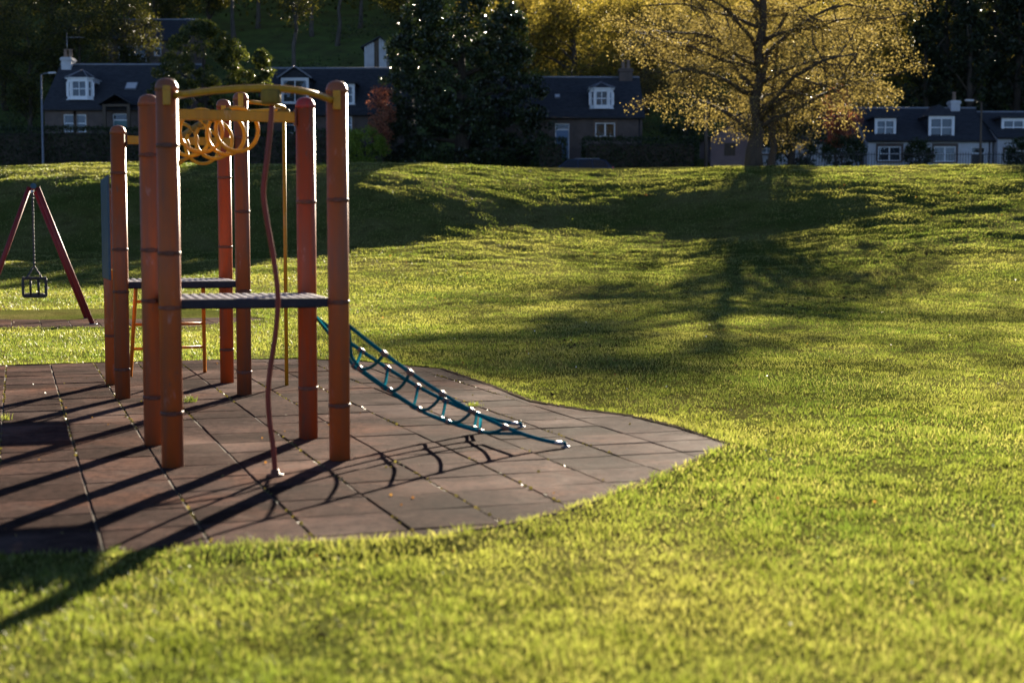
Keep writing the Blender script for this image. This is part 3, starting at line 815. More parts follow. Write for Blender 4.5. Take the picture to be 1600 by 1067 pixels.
def chimney(root, x, y, z0, z1, w=.75, d=.9, m='trimstone', pots=2, pw=None):
    o = MB().b2(x-w/2, x+w/2, y-d/2, y+d/2, z0, z1).b2(x-w/2-.06, x+w/2+.06, y-d/2-.06, y+d/2+.06, z1-.22, z1-.06).build('chimney', M[m], root)
    for k in range(pots):
        px_ = x+(k-(pots-1)/2)*.34
        MB().lathe((px_, y, z1), [(.15, 0), (.13, .1), (.115, .5), (.14, .52), (.14, .58), (.1, .6)], 12).build('chimney_pot', M['claypot'], o)
def gable_dormer(root, xc, w, Yf, zb, zt, za, back, flat=False, hip=False, n=2, fm='white', roofm='slate'):
    """dormer with vertical front at Yf"""
    x0, x1 = xc-w/2, xc+w/2
    b = MB()
    b.b2(x0, x0+.10, Yf, Yf+.14, zb, zt).b2(x1-.10, x1, Yf, Yf+.14, zb, zt).b2(x0+.1, x1-.1, Yf, Yf+.14, zt-.12, zt).b2(x0-.05, x1+.05, Yf-.05, Yf+.15, zb-.1, zb-.002)
    o = b.build('dormer', M[fm], root)
    MB().b2(x0+.005, x0+.08, Yf+.145, Yf+back, zb, zt).build('dormer_cheek', M['slate'], o)
    MB().b2(x1-.08, x1-.005, Yf+.145, Yf+back, zb, zt).build('dormer_cheek', M['slate'], o)
    y_save = Yf
    fr = MB(); ix0, ix1, iz0, iz1 = x0+.102, x1-.102, zb+.002, zt-.122
    bar = .075; fr.b2(ix0, ix0+bar, Yf+.03, Yf+.1, iz0, iz1).b2(ix1-bar, ix1, Yf+.03, Yf+.1, iz0, iz1).b2(ix0+bar, ix1-bar, Yf+.03, Yf+.1, iz0, iz0+bar).b2(ix0+bar, ix1-bar, Yf+.03, Yf+.1, iz1-bar, iz1)
    wi = (ix1-ix0-2*bar-(n-1)*bar)/n; zm = (iz0+iz1)/2
    for i in range(n):
        a = ix0+bar+i*(wi+bar)
        if i < n-1: fr.b2(a+wi, a+wi+bar, Yf+.026, Yf+.1, iz0+bar, iz1-bar)
        fr.b2(a, a+wi, Yf+.04, Yf+.1, zm-.03, zm+.03)
    fr.build('window_frame', M['white'], o)
    for i in range(n):
        a = ix0+bar+i*(wi+bar)
        for c, d in ((iz0+bar, zm-.03), (zm+.03, iz1-bar)): MB().b2(a, a+wi, Yf+.066, Yf+.072, c, d).build('pane', M['glass'], o)
        MB().add([(a, Yf+.22, iz0), (a+wi, Yf+.22, iz0), (a+wi, Yf+.22, iz1), (a, Yf+.22, iz1)], [(0, 1, 2, 3)]).build('curtain', M['curtain'], o)
    rf = MB()
    if flat:
        rf.b2(x0-.18, x1+.18, Yf-.2, Yf+back, zt+.002, zt+.14)
    elif hip:
        e = .16; yr = Yf+w*.42
        A, B = Vector((x0-e, Yf-e, zt)), Vector((x1+e, Yf-e, zt)); C_, D_ = Vector((x1+e, Yf+back, zt)), Vector((x0-e, Yf+back, zt)); P0, P1 = Vector((xc, yr, za)), Vector((xc, Yf+back, za))
        rf.add([A, B, C_, D_, P0, P1], [(0, 1, 4), (1, 2, 5, 4), (3, 0, 4, 5), (0, 3, 2, 1)])
    else:
        e = .16
        slab(rf, (x0-e, Yf-.2, zt-.05), (xc, Yf-.2, za), (xc, Yf+back, za), (x0-e, Yf+back, zt-.05), -.07)
        slab(rf, (xc, Yf-.2, za), (x1+e, Yf-.2, zt-.05), (x1+e, Yf+back, zt-.05), (xc, Yf+back, za), -.07)
        rf.add([(x0, Yf-.01, zt), (x1, Yf-.01, zt), (xc, Yf-.01, za-.06)], [(0, 1, 2)])
    rf.build('dormer_roof', M[roofm], o)
    if not flat and not hip:
        br = MB(); slab(br, (x0-.2, Yf-.24, zt-.07), (xc, Yf-.24, za+.02), (xc, Yf-.205, za+.02), (x0-.2, Yf-.205, zt-.07), -.1)
        slab(br, (xc, Yf-.24, za+.02), (x1+.2, Yf-.24, zt-.07), (x1+.2, Yf-.205, zt-.07), (xc, Yf-.205, za+.02), -.1)
        br.build('bargeboard', M['lead'], o)
    return o
def bay_dormer(root, xc, Yf, zb, zt, za, w=1.55, wf=.95, back=2.2):
    dy = (w-wf)/2*.9
    plan = [(xc-w/2, Yf+back), (xc-w/2, Yf+dy), (xc-wf/2, Yf), (xc+wf/2, Yf), (xc+w/2, Yf+dy), (xc+w/2, Yf+back)]
    off = lambda e: [(xc+(p[0]-xc)*(1+e/(w/2)), p[1]-(e if p[1] < Yf+back-.1 else 0)) for p in plan]
    o = MB().prism(plan, zb, zb+.2).prism(plan, zt-.2, zt-.002).prism(off(.07), zb-.06, zb-.002).build('dormer', M['white'], root)
    MB().prism(off(.1), zt, zt+.07).build('cornice', M['white'], o)
    for i in (1, 2, 3, 4):
        p = plan[i]; MB().box((p[0], p[1]+.05, (zb+zt)/2), (.12, .12, zt-zb-.402)).build('corner_post', M['white'], o)
    for a, b in ((1, 2), (2, 3), (3, 4)):
        a_, b_2 = Vector((*plan[a], 0)), Vector((*plan[b], 0)); c = (a_+b_2)/2; d = b_2-a_; rz = math.atan2(d.y, d.x); L = d.length
        n_ = Vector((-d.y, d.x, 0)).normalized(); c = c+n_*.06
        z0, z1 = zb+.2, zt-.2; zm = (z0+z1)/2
        fr = MB()
        for s_ in (-1, 1): fr.box(c+d.normalized()*s_*(L/2-.1)+Vector((0, 0, zm)), (.07, .06, z1-z0), rz)
        fr.box(c+Vector((0, 0, zm)), (L-.27, .055, .06), rz)
        if L > .8: fr.box(c+Vector((0, 0, zm)), (.045, .05, z1-z0), rz)
        fr.build('window_frame', M['white'], o)
        for zz in ((z0+zm)/2-.01, (z1+zm)/2+.01): MB().box(c+Vector((0, 0, zz)), (L-.28, .006, (z1-z0)/2-.04), rz).build('pane', M['glass'], o)
        cc = c+n_*.14; MB().box(cc+Vector((0, 0, zm)), (L-.2, .01, z1-z0), rz).build('curtain', M['curtain'], o)
    e = off(.14); ap = Vector((xc, Yf+w*.5, za)); bk = Vector((xc, Yf+back, za))
    MB().add([(p[0], p[1], zt+.072) for p in e]+[ap, bk], [(1, 2, 6), (2, 3, 6), (3, 4, 6), (0, 1, 6, 7), (4, 5, 7, 6)]).build('dormer_roof', M['slate'], o)
    hp = MB()
    for i in (1, 2, 3, 4): hp.tube([(e[i][0], e[i][1], zt+.085), ap+Vector((0, 0, .015))], .035, 6)
    hp.build('hip_lead', M['lead'], o)
    return o
def skylight(root, roof, x0, x1, za_, zb_, Y, ze, sl_):
    ya, yb = Y+(za_-ze)/sl_, Y+(zb_-ze)/sl_
    T = lambda x, y, dz: (x, y, ze+(y-Y)*sl_+dz)
    f = MB(); slab(f, T(x0, ya, .20), T(x1, ya, .20), T(x1, yb, .20), T(x0, yb, .20), .16)
    o = f.build('skylight', M['lead'], root)
    g = MB(); slab(g, T(x0+.06, ya+.06, .212), T(x1-.06, ya+.06, .212), T(x1-.06, yb-.06, .212), T(x0+.06, yb-.06, .212), .01); g.build('pane', M['clearlens'], o)
YH = 95.0; kx = lambda px: atx(px, YH); kz = lambda py: atz(py, YH)
# left cottage
h1, r1, s1 = house('slate roofed stone cottage with bay dormer and gabled porch, behind the tall left hedge', kx(76), kx(300), YH, 8, 7.0, kz(168), atz(104, YH+4),
    wins=[(kx(105), kx(122), kz(207), kz(179), dict(n=1)), (kx(123.8), kx(140), kz(207), kz(179), dict(n=1))], doors=[(kx(181), kx(204), 7.0, kz(178), 'doorteal')])
bay_dormer(h1, kx(127.5), YH+.35, kz(154), kz(122), kz(106), w=1.72, wf=1.1)
skylight(h1, r1, kx(191), kx(209), kz(140), kz(128), YH, kz(168), s1)
chimney(h1, kx(85.5), YH+4, kz(118), atz(91, YH+4), .68, 1.0, 'render', 2)
pt = MB(); pz0, pz1 = kz(169), kz(151)
pt.b2(kx(172), kx(177), YH-.95, YH-.75, 6.5, pz0).b2(kx(209), kx(214), YH-.95, YH-.75, 6.5, pz0).b2(kx(172), kx(214), YH-.96, YH-.74, pz0+.002, pz0+.16)
po = pt.build('porch', M['wood'], h1)
pr = MB(); xc_ = kx(193)
slab(pr, (kx(167), YH-1.2, pz0+.1), (xc_, YH-1.2, pz1), (xc_, YH+1, pz1), (kx(167), YH+1, pz0+.1), -.08)
slab(pr, (xc_, YH-1.2, pz1), (kx(219), YH-1.2, pz0+.1), (kx(219), YH+1, pz0+.1), (xc_, YH+1, pz1), -.08)
pr.build('porch_roof', M['slate'], po)
an = MB().tube([(kx(84), YH+4, atz(88, YH+4)), (kx(84), YH+4, atz(52, YH+4))], .02, 6).tube([(kx(82), YH+4, atz(59, YH+4)), (kx(112), YH+4, atz(59, YH+4))], .015, 5)
for q in range(7): an.tube([(kx(90+q*3.4), YH+3.8, atz(59, YH+4)), (kx(90+q*3.4), YH+4.2, atz(59, YH+4))], .01, 5)
an.build('aerial', M['steel'], h1)
# middle cottage
h2, r2, s2 = house('slate roofed cottage with a white gabled dormer, left of the huge dark evergreen', kx(405), kx(640), YH, 8, 7.0, kz(176), atz(110, YH+4),
    wins=[(kx(446), kx(464), kz(209), kz(182), dict(n=1)), (kx(536), kx(552), kz(209), kz(182), dict(n=2))])
gable_dormer(h2, kx(463), 43*.04275, YH+.3, kz(160), kz(121), kz(105), 2.8)
gable_dormer(h2, kx(540), 30*.04275, YH+.6, kz(161), kz(130), 0, 2.6, flat=True)
# right centre cottage
h3, r3, s3 = house('stone cottage with blue door and white canted bay dormer, right of the huge dark evergreen', kx(770), kx(1002), YH, 8, 7.0, kz(181), atz(124, YH+4),
    wins=[(kx(929), kx(960), kz(214), kz(192), dict(n=2, mid=False, curtain=False))], doors=[(kx(867), kx(889), 6.95, kz(193), 'doorblue')])
bay_dormer(h3, kx(939.5), YH+.4, kz(168), kz(138), kz(126), w=1.55, wf=.95)
skylight(h3, r3, kx(867), kx(876), kz(153.5), kz(147), YH, kz(181), s3)
chimney(h3, kx(983), YH+4, kz(130), atz(108, YH+4), .9, .8, 'stone', 2)
# white terrace on the right
h4, r4, s4 = house('white rendered cottage with dark slate roof and hipped dormer at the right, behind iron railings', kx(1352), kx(1545), YH, 8, 5.7, kz(218), atz(172, YH+4),
    wins=[(kx(1368), kx(1404), kz(252), kz(229), dict(n=2)), (kx(1455), kx(1489), kz(253), kz(229), dict(n=2))],
    doors=[(kx(1513), kx(1535), 5.7, kz(230), 'darkdoor')], wall='render', surround='stone', cat='cottage')
gable_dormer(h4, kx(1382), 33*.04275, YH+.5, kz(210), kz(184), kz(172), 2.4, flat=True, n=2)
gable_dormer(h4, kx(1468), 40*.04275, YH+.3, kz(214), kz(181), kz(161), 2.9, hip=True, n=2)
h4b, r4b, s4b = house('white cottage cut by the right picture edge, with a wide flat roofed dormer', kx(1549), kx(1690), YH-.6, 8, 5.7, kz(215), atz(178, YH+3.4),
    wins=[(kx(1560), kx(1590), kz(253), kz(236), dict(n=2))], wall='render', surround='stone')
gable_dormer(h4b, kx(1597), 68*.04275, YH+.5, kz(210), kz(184), 0, 2.6, flat=True, n=4)
chimney(h4, kx(1513), YH+4, kz(196), atz(158, YH+4), .62, .8, 'render', 1)
# low white cottage half hidden behind the big golden tree
h5, r5, s5 = house('low white cottage half hidden behind the golden tree trunk', kx(1156), kx(1345), YH+1, 7, 5.7, kz(219), atz(183, YH+4.5),
    wins=[(kx(1184), kx(1215), kz(239), kz(223), dict(n=2, curtain=False)), (kx(1290), kx(1325), kz(243), kz(225), dict(n=2))], wall='render', surround='stone')
# pink gabled outbuilding
def outbuilding():
    x0, x1, y0, y1 = kx(1097), kx(1154), 91.5, 97
    root = empty('outbuilding', ((x0+x1)/2, y0, 6), 'dusty pink gable end outbuilding between the long hedge and the golden tree', 'outbuilding')
    za, zb_ = atz(214, y0), atz(197, y0)
    w = MB().prism([(x0, y0), (x1, y0), (x1, y1), (x0, y1)], 5, za); xm = (x0+x1)/2
    w.add([(x0, y0, za), (x1, y0, za), (xm, y0, zb_)], [(0, 1, 2)]); w.build('wall', M['pink'], root)
    r = MB(); slab(r, (x0-.15, y0-.15, za-.05), (xm, y0-.15, zb_+.07), (xm, y1, zb_+.07), (x0-.15, y1, za-.05), -.08)
    slab(r, (xm, y0-.15, zb_+.07), (x1+.15, y0-.15, za-.05), (x1+.15, y1, za-.05), (xm, y1, zb_+.07), -.08); r.build('roof', M['slate'], root)
    MB().b2(xm-.35, xm+.35, y0-.03, y0+.05, za-1.2, za-.4).build('shutter', M['wood'], root)
outbuilding()
# small white shed high on the hillside
def shed():
    Y = 128.0; x0, x1 = atx(572, Y), atx(606, Y); z0 = H((x0+x1)/2, Y+1); za, zb_ = atz(74, Y), atz(60, Y); y1 = Y+2.6; xm = x0+(x1-x0)*.72
    root = empty('shed', ((x0+x1)/2, Y, z0), 'small pale garden shed on the hillside above the middle cottage', 'shed')
    n = 9
    for i in range(n):
        a = x0+(x1-x0)*i/n; b = x0+(x1-x0)*(i+1)/n-.02; zt = za+(zb_-za)*(1-abs((a+b)/2-xm)/max(xm-x0, x1-xm))
        if i in (4, 5): MB().b2(a, b, Y+.03, Y+.06, z0-.6, zt).build('door_board', M['wood'], root)
        else: MB().b2(a, b, Y, Y+.05, z0-.6, zt).build('board', M['render'], root)
    MB().b2(x0, x0+.06, Y+.052, y1, z0-.6, za).b2(x1-.06, x1, Y+.052, y1, z0-.6, za+.1).b2(x0, x1, y1-.06, y1, z0-.6, za).build('wall', M['render'], root)
    r = MB(); slab(r, (x0-.3, Y-.3, za-.1), (xm, Y-.3, zb_+.08), (xm, y1+.2, zb_+.08), (x0-.3, y1+.2, za-.1), -.08)
    slab(r, (xm, Y-.3, zb_+.08), (x1+.25, Y-.3, za+.05), (x1+.25, y1+.2, za+.05), (xm, y1+.2, zb_+.08), -.08); r.build('roof', M['slate'], root)
shed()
# house higher up the hill, half lost in the trees
Yu = 126.0
hu, ru, su = house('dark house with white windows higher on the wooded hillside', atx(176, Yu), atx(300, Yu), Yu, 7, atz(112, Yu), atz(62, Yu), atz(33, Yu+3.5),
    wins=[(atx(192, Yu), atx(235, Yu), atz(101, Yu), atz(72, Yu), dict(n=3)), (atx(247, Yu), atx(258, Yu), atz(88, Yu), atz(64, Yu), dict(n=1))])

# ------------------------------------------------------------------ street: car, lamps, railings
def car():
    x_r, Yc = atx(957, 81.3), 81.3; L = 4.45; x_f = x_r-L; z0 = H(3, 81.3)+.022; wd = 1.76
    root = empty('parked_car', ((x_f+x_r)/2, Yc, z0), 'dark blue estate car parked on the road below the blue door', 'car')
    X = lambda t: x_f+L*t
    low = [(0, .32), (0, .62), (.03, .72), (.22, .90), (.28, .93), (.97, .98), (.995, .75), (1, .35), (.96, .25), (.86, .25), (.86, .25), (.22, .25), (.04, .25)]
    def loft(prof, ws, name, m, par):
        mb = MB(); n = len(prof)
        rings = [[(X(a), Yc+s_*w_, z0+z_*zs) for a, z_ in prof] for s_, w_, zs in ws]
        vs = sum(rings, []); fs = []
        for k in range(len(ws)-1):
            for i in range(n): j = (i+1) % n; fs.append((k*n+i, k*n+j, (k+1)*n+j, (k+1)*n+i))
        fs.append(tuple(range(n-1, -1, -1))); fs.append(tuple((len(ws)-1)*n+i for i in range(n)))
        return mb.add(vs, fs).build(name, m, par)
    body = loft(low, [(-1, wd/2, .985), (-1, wd/2-.05, 1), (1, wd/2-.05, 1), (1, wd/2, .985)], 'body', M['carblue'], root)
    # cabin: roof and pillars
    cab_b = [(.27, .92), (.98, .96)]; 
    P0 = [(.265, .91), (.40, 1.40), (.50, 1.47), (.82, 1.46), (.90, 1.40), (.985, .97)]
    mb = MB(); vs = []; k = len(P0)
    for s_ in (-1, 1):
        for a, z_ in P0:
            inset = (z_-.92)/.55*.16; vs.append((X(a), Yc+s_*(wd/2-.06-inset), z0+z_))
    mb.add(vs, [tuple(range(k-1, -1, -1)), tuple(range(k, 2*k))]+[(i, i+1, k+i+1, k+i) for i in range(k-1)])
    mb.build('cabin', M['carblue'], root)
    def side(a, z_, s_, e=.006): return (X(a), Yc+s_*(wd/2-.06-(z_-.92)/.55*.16+e), z0+z_)
    for s_ in (-1, 1):
        for poly in ([(.305, .97), (.41, 1.37), (.535, 1.41), (.535, .97)], [(.55, .97), (.55, 1.41), (.715, 1.41), (.725, .97)], [(.74, .98), (.73, 1.41), (.82, 1.40), (.885, 1.34), (.925, 1.0)]):
            v = [side(a, z_, s_) for a, z_ in poly]; MB().add(v, [tuple(range(len(v)))]).build('side_window', M['carglass'], root)
        MB().tube([side(.50, 1.485, s_, -.1), side(.82, 1.485, s_, -.1)], .02, 6).build('roof_rail', M['steel'], root)
        for t_ in (.17, .80):
            wh = MB().tube([(X(t_), Yc+s_*(wd/2-.2), z0+.31), (X(t_), Yc+s_*(wd/2+.01), z0+.31)], .31, 20).build('wheel', M['tyre'], root)
            MB().tube([(X(t_), Yc+s_*(wd/2+.005), z0+.31), (X(t_), Yc+s_*(wd/2+.018), z0+.31)], .19, 12).build('rim', M['steel'], wh)
        MB().box((X(.985), Yc+s_*(wd/2-.1), z0+.9), (.10, .22, .26), bev=.02).build('tail_light', M['redlens'], root)
        MB().box((X(.02), Yc+s_*(wd/2-.2), z0+.66), (.12, .3, .13), bev=.02).build('headlight', M['clearlens'], root)
        MB().box((X(.31), Yc+s_*(wd/2+.05), z0+1.0), (.12, .16, .11), bev=.02).build('mirror', M['carblue'], root)
    w1 = [side(.283, .97, -1, -.05), side(.283, .97, 1, -.05), side(.395, 1.37, 1, -.05), side(.395, 1.37, -1, -.05)]
    MB().add([(p[0]-.012, p[1], p[2]+.006) for p in w1], [(0, 1, 2, 3)]).build('windscreen', M['carglass'], root)
    w2 = [side(.97, 1.03, -1, -.05), side(.97, 1.03, 1, -.05), side(.91, 1.37, 1, -.05), side(.91, 1.37, -1, -.05)]
    MB().add([(p[0]+.02, p[1], p[2]+.006) for p in w2], [(0, 1, 2, 3)]).build('rear_window', M['carglass'], root)
car()
def lamp(px, py_top, Y, label, m='steel', arm=1):
    x = atx(px, Y); z0 = H(x, Y); zt = atz(py_top, Y)
    root = empty('street_lamp', (x, Y, z0), label, 'street lamp')
    MB().tube([(x, Y, z0-.1), (x, Y, z0+1.2), (x, Y, zt)], [.085, .08, .045], 10).build('column', M[m], root)
    MB().tube([(x, Y, zt-.03), (x+arm*.25, Y-.1, zt+.06), (x+arm*.55, Y-.2, zt+.08)], .028, 8).build('arm', M[m], root)
    MB().box((x+arm*.75, Y-.25, zt+.07), (.5, .2, .11), rz=-arm*.25, bev=.03).build('lantern', M['clearlens'], root)
lamp(72, 117, 87.2, 'tall grey street lamp beside the left cottage chimney', 'lead')
lamp(1527, 160, 78.2, 'thin street lamp in front of the white cottage row', 'wood', -1)
xp = atx(1101, 88.0)
tp = empty('telegraph_pole', (xp, 88.0, H(xp, 88)), 'wooden pole standing beside the dusty pink gable', 'pole')
MB().tube([(xp, 88, H(xp, 88)-.2), (xp, 88, atz(155, 88))], [.13, .1], 10).build('shaft', M['wood'], tp)
MB().box((xp, 87.9, atz(160, 88)), (.7, .09, .1), bev=.01).build('crossarm', M['wood'], tp)
def railing():
    Y = 75.0; x0, x1 = atx(1238, Y), atx(1625, Y)
    root = empty('iron_railing', ((x0+x1)/2, Y, H(x0, Y)), 'black iron railing in front of the white cottage row', 'railing'); b = wloc(root)
    z0 = H(x0, Y); zt = atz(238, Y)
    pk = MB().tube([(0, 0, -.1), (0, 0, zt-z0)], .013, 5).mesh('picket'); pk.materials.append(M['iron'])
    x = x0
    while x < x1:
        link('picket', pk, None, root, Vector((x, Y, z0))-b); x += .145
    for zz in (.18, zt-z0-.12): MB().b2(x0, x1, Y-.02, Y+.02, z0+zz-.015, z0+zz+.015).build('rail', M['iron'], root)
railing()

# ------------------------------------------------------------------ plants
def leaf_mesh(name, C_, size, flat=.0, aspect=.55, seed=0):
    r = np.random.default_rng(seed); C_ = np.asarray(C_); n = len(C_)
    u = r.normal(size=(n, 3)); u[:, 2] *= (1-flat); u /= np.linalg.norm(u, axis=1)[:, None]
    w = r.normal(size=(n, 3)); w -= u*(u*w).sum(1)[:, None]; w /= np.linalg.norm(w, axis=1)[:, None]
    s = (np.asarray(size)*r.uniform(.65, 1.3, n))[:, None]
    v = np.stack([C_-u*s*.5, C_+w*s*.5*aspect+u*s*.04, C_+u*s*.5, C_-w*s*.5*aspect+u*s*.04], 1).reshape(-1, 3)
    f = np.arange(n*4).reshape(n, 4)
    return np_mesh(name, v, [f], attr=np.repeat(r.uniform(0, 1, n), 4))
def bend(p, q, r, k=5, lift=.12, wob=.05):
    p, q = np.array(p), np.array(q); L = np.linalg.norm(q-p); out = []
    o = r.normal(size=3)*wob*L
    for i in range(k+1):
        t = i/k; out.append(p+(q-p)*t+np.array([0, 0, lift*L])*math.sin(math.pi*t)+o*math.sin(math.pi*t)+r.normal(size=3)*.012*L*(0 < i < k))
    return out
def limb_tree(name, label, base, trunk_top, tr_r, center, radii, n_limb, n_sec, n_ter, leaves, lsize, lm, bm='bark', seed=1, cat='tree', group=None, clus=.45, zmin=None, first=.25, droop=0.0, shellmin=.6, holes=0, root=None, parts=None):
    r = np.random.default_rng(seed); base = np.array(base, float)
    wood = MB(); c = np.array(center, float); rad = np.array(radii, float)
    trunk = bend(base-np.array([0, 0, .3]), trunk_top, r, 9, 0, .015)
    Lt = [np.array(p) for p in trunk]
    wood.tube(Lt, [tr_r*(1.45 if i == 0 else 1.12 if i == 1 else (1-.075*i)) for i in range(10)], 10)
    tips = []
    def pt_env(lo, hi, lower=True):
        while True:
            d = r.normal(size=3); d /= np.linalg.norm(d)
            p = c+d*rad*r.uniform(lo, hi)
            if zmin is None or p[2] > zmin: return p
    for i in range(n_limb):
        t = first+(1-first)*(i+.5)/n_limb; s0 = Lt[min(9, int(t*9))]*(1-(t*9) % 1)+Lt[min(9, int(t*9)+1)]*((t*9) % 1) if t < 1 else Lt[-1]
        tgt = pt_env(.75, 1.0)
        for _ in range(6):
            cand = pt_env(.75, 1.0)
            if abs((cand[2]-s0[2])-(.3*rad[2])) < abs((tgt[2]-s0[2])-(.3*rad[2])): tgt = cand
        r0 = tr_r*(.42-.2*t)
        lb = bend(s0, tgt, r, 7, .10, .06); wood.tube(lb, [r0*(1-.11*k) for k in range(8)], 7)
        for j in range(n_sec):
            q0 = lb[r.integers(2, 8)]; d = r.normal(size=3); d[2] = d[2]*.5-droop
            tg = q0+d/np.linalg.norm(d)*rad.mean()*r.uniform(.22, .5)
            e = (tg-c)/rad; L = np.linalg.norm(e)
            if L > 1: tg = c+e/L*rad*r.uniform(.9, 1.03)
            if zmin is not None and tg[2] < zmin: tg[2] = zmin+r.uniform(0, .6)
            sb = bend(q0, tg, r, 5, .05, .08); r1 = max(r0*.33, .015); wood.tube(sb, [r1*(1-.14*k) for k in range(6)], 5)
            for k in range(n_ter):
                q1 = sb[r.integers(1, 6)]; d = r.normal(size=3); d[2] = d[2]*.6-droop
                te = q1+d/np.linalg.norm(d)*rad.mean()*r.uniform(.07, .2)
                wood.tube([q1, (q1+te)/2+r.normal(size=3)*.04, te], [r1*.4, r1*.3, r1*.15], 4, caps=False)
                tips += [te, (q1+te)/2]
            tips += sb[3:]
    tips = np.array(tips)
    idx = r.integers(0, len(tips), leaves)
    P = tips[idx]+r.normal(size=(leaves, 3))*clus*np.array([1, 1, .75])
    e = np.linalg.norm((P-c)/rad, axis=1); P = P[e < 1.1]
    if zmin is not None: P = P[P[:, 2] > zmin-.5]
    rt = empty(name, tuple(base), label, cat, group)
    b0 = Vector(base)
    link('trunk', wood.mesh('trunk', b0), M[bm], rt)
    link('crown', leaf_mesh('crown', P-base, lsize, seed=seed+5), M[lm], rt)
    return rt
def mass_crown(C_, rad, n, nclump, cr, seed, power=1.0, prof=None, inner=.15):
    """clumps spread over the skin of a lumpy body"""
    r = np.random.default_rng(seed); c = np.array(C_); rad = np.array(rad)
    cl = []
    while len(cl) < nclump:
        d = r.normal(size=3); d /= np.linalg.norm(d); k = r.uniform(.72, 1.0) if r.uniform() > inner else r.uniform(.3, .7)
        p = d*k
        if prof is not None:
            z = d[2]*k; w = prof(z); p = np.array([d[0]*w*k, d[1]*w*k, z])/1.0
            hn = math.hypot(d[0], d[1])+1e-6; p[0] = d[0]/hn*w*k; p[1] = d[1]/hn*w*k; p[2] = r.uniform(-1, 1); w = prof(p[2]); p[0] = d[0]/hn*w*k; p[1] = d[1]/hn*w*k
        cl.append(c+p*rad)
    cl = np.array(cl); cs = r.uniform(.6, 1.35, nclump)*cr
    i = r.integers(0, nclump, n); d = r.normal(size=(n, 3)); d /= np.linalg.norm(d, axis=1)[:, None]
    return cl[i]+d*(cs[i]*r.uniform(0, 1, n)**.45)[:, None]*np.array([1, 1, .8])
def mass_tree(name, label, base, C_, rad, n, nclump, cr, lsize, lm, seed, prof=None, tr=.3, cat='tree', group=None, cut=None, extra=None, inner=.15):
    P = mass_crown(C_, rad, n, nclump, cr, seed, prof=prof, inner=inner)
    if extra is not None: P = np.concatenate([P]+[mass_crown(*e) for e in extra])
    P = P[P[:, 2] > base[2]+.05]
    rt = empty(name, tuple(base), label, cat, group); b0 = Vector(base); w = MB()
    top = Vector(C_)+Vector((0, 0, rad[2]*.6)); r = np.random.default_rng(seed)
    w.tube([b0-Vector((0, 0, .3)), b0.lerp(top, .3)+Vector((.1, 0, 0)), b0.lerp(top, .65), top], [tr*1.3, tr, tr*.7, tr*.2], 8)
    for k in range(10):
        s_ = b0.lerp(top, .12+.07*k); a = k*2.4; e = Vector(C_)+Vector((math.cos(a)*rad[0]*.7, math.sin(a)*rad[1]*.7, rad[2]*(-.6+.12*k)))
        w.tube([s_, s_.lerp(e, .5)+Vector((0, 0, .2)), e], [tr*.35, tr*.25, tr*.06], 6)
    link('trunk', w.mesh('trunk', b0), M['bark'], rt)
    link('crown', leaf_mesh('crown', P-np.array(base), lsize, seed=seed+3), M[lm], rt)
    return rt

# the big golden tree on the crest
bx, by = atx(1176, 67.0), 67.0
limb_tree('golden_tree', 'large spreading golden leaved tree with dark limbs on the crest of the bank', (bx, by, H(bx, by)), (bx+.5, by+.3, 15.5), .34, (bx+.5, by+.3, 11.8), (7.5, 6.0, 6.5), 30, 10, 4,
          78000, .094, 'l_gold', seed=21, clus=.22, zmin=6.1, first=.16, droop=.24)
# huge dark evergreen
ex, ey = atx(722, 91), 91.0
prof_e = lambda z: (1.0 if z < -.35 else 1.0-.48*((z+.35)/1.35)**1.4)*(1 if z > -.92 else .8)
mass_tree('evergreen_tree', 'huge dark glossy evergreen between the two middle cottages', (ex, ey, H(ex, ey)), (ex, ey, 11.0), (5.8, 3.8, 6.2), 95000, 800, .48, .19, 'l_dark', 31, prof_e, .45, inner=.3)
# round evergreen left
qx, qy = atx(325, 89), 89.0
mass_tree('evergreen_tree', 'rounded glossy evergreen behind the climbing frame, between the two left cottages', (qx, qy, H(qx, qy)), (qx-.1, qy, 9.6), (3.5, 2.8, 5.4), 56000, 520, .36, .15, 'l_laurel', 37,
          lambda z: (1.0 if z < .0 else (1-z**2.0)**.6*.96+.04), .3, extra=[((atx(413, 89), qy, 10.3), (.75, .9, 3.2), 9000, 80, .3, 39)])
# dark holly and shrubs under the golden tree
hx = atx(1232, 89); mass_tree('holly_tree', 'dark shaded evergreen just right of the golden tree trunk', (hx, 89, H(hx, 89)), (hx, 89, 10.0), (2.3, 1.8, 4.3), 17000, 130, .5, .17, 'l_dark', 41, None, .22)
xs_ = atx(1201, 72); limb_tree('young_tree', 'slim dark trunked tree close to the right of the golden tree', (xs_, 72, H(xs_, 72)), (xs_+.3, 72, 12), .2, (xs_+.4, 72, 11.5), (2.6, 2.4, 3.6), 9, 5, 4, 3500, .12, 'l_gold', seed=43, zmin=8)
rx = atx(1304, 90); limb_tree('red_maple', 'red leaved maple beneath the right side of the golden crown', (rx, 90, H(rx, 90)), (rx, 90, 10.2), .14, (rx, 90, 9.9), (1.6, 1.5, 2.3), 9, 6, 4, 9000, .13, 'l_red', seed=47, clus=.28)
rx2 = atx(597, 88); limb_tree('copper_shrub', 'copper red leaved shrub at the left edge of the huge evergreen', (rx2, 87.2, H(rx2, 87.2)), (rx2, 87.2, 10), .07, (rx2+.1, 87.2, 9.6), (.85, .8, 2.9), 9, 5, 4, 4200, .13, 'l_red', seed=49, clus=.2, first=.3)
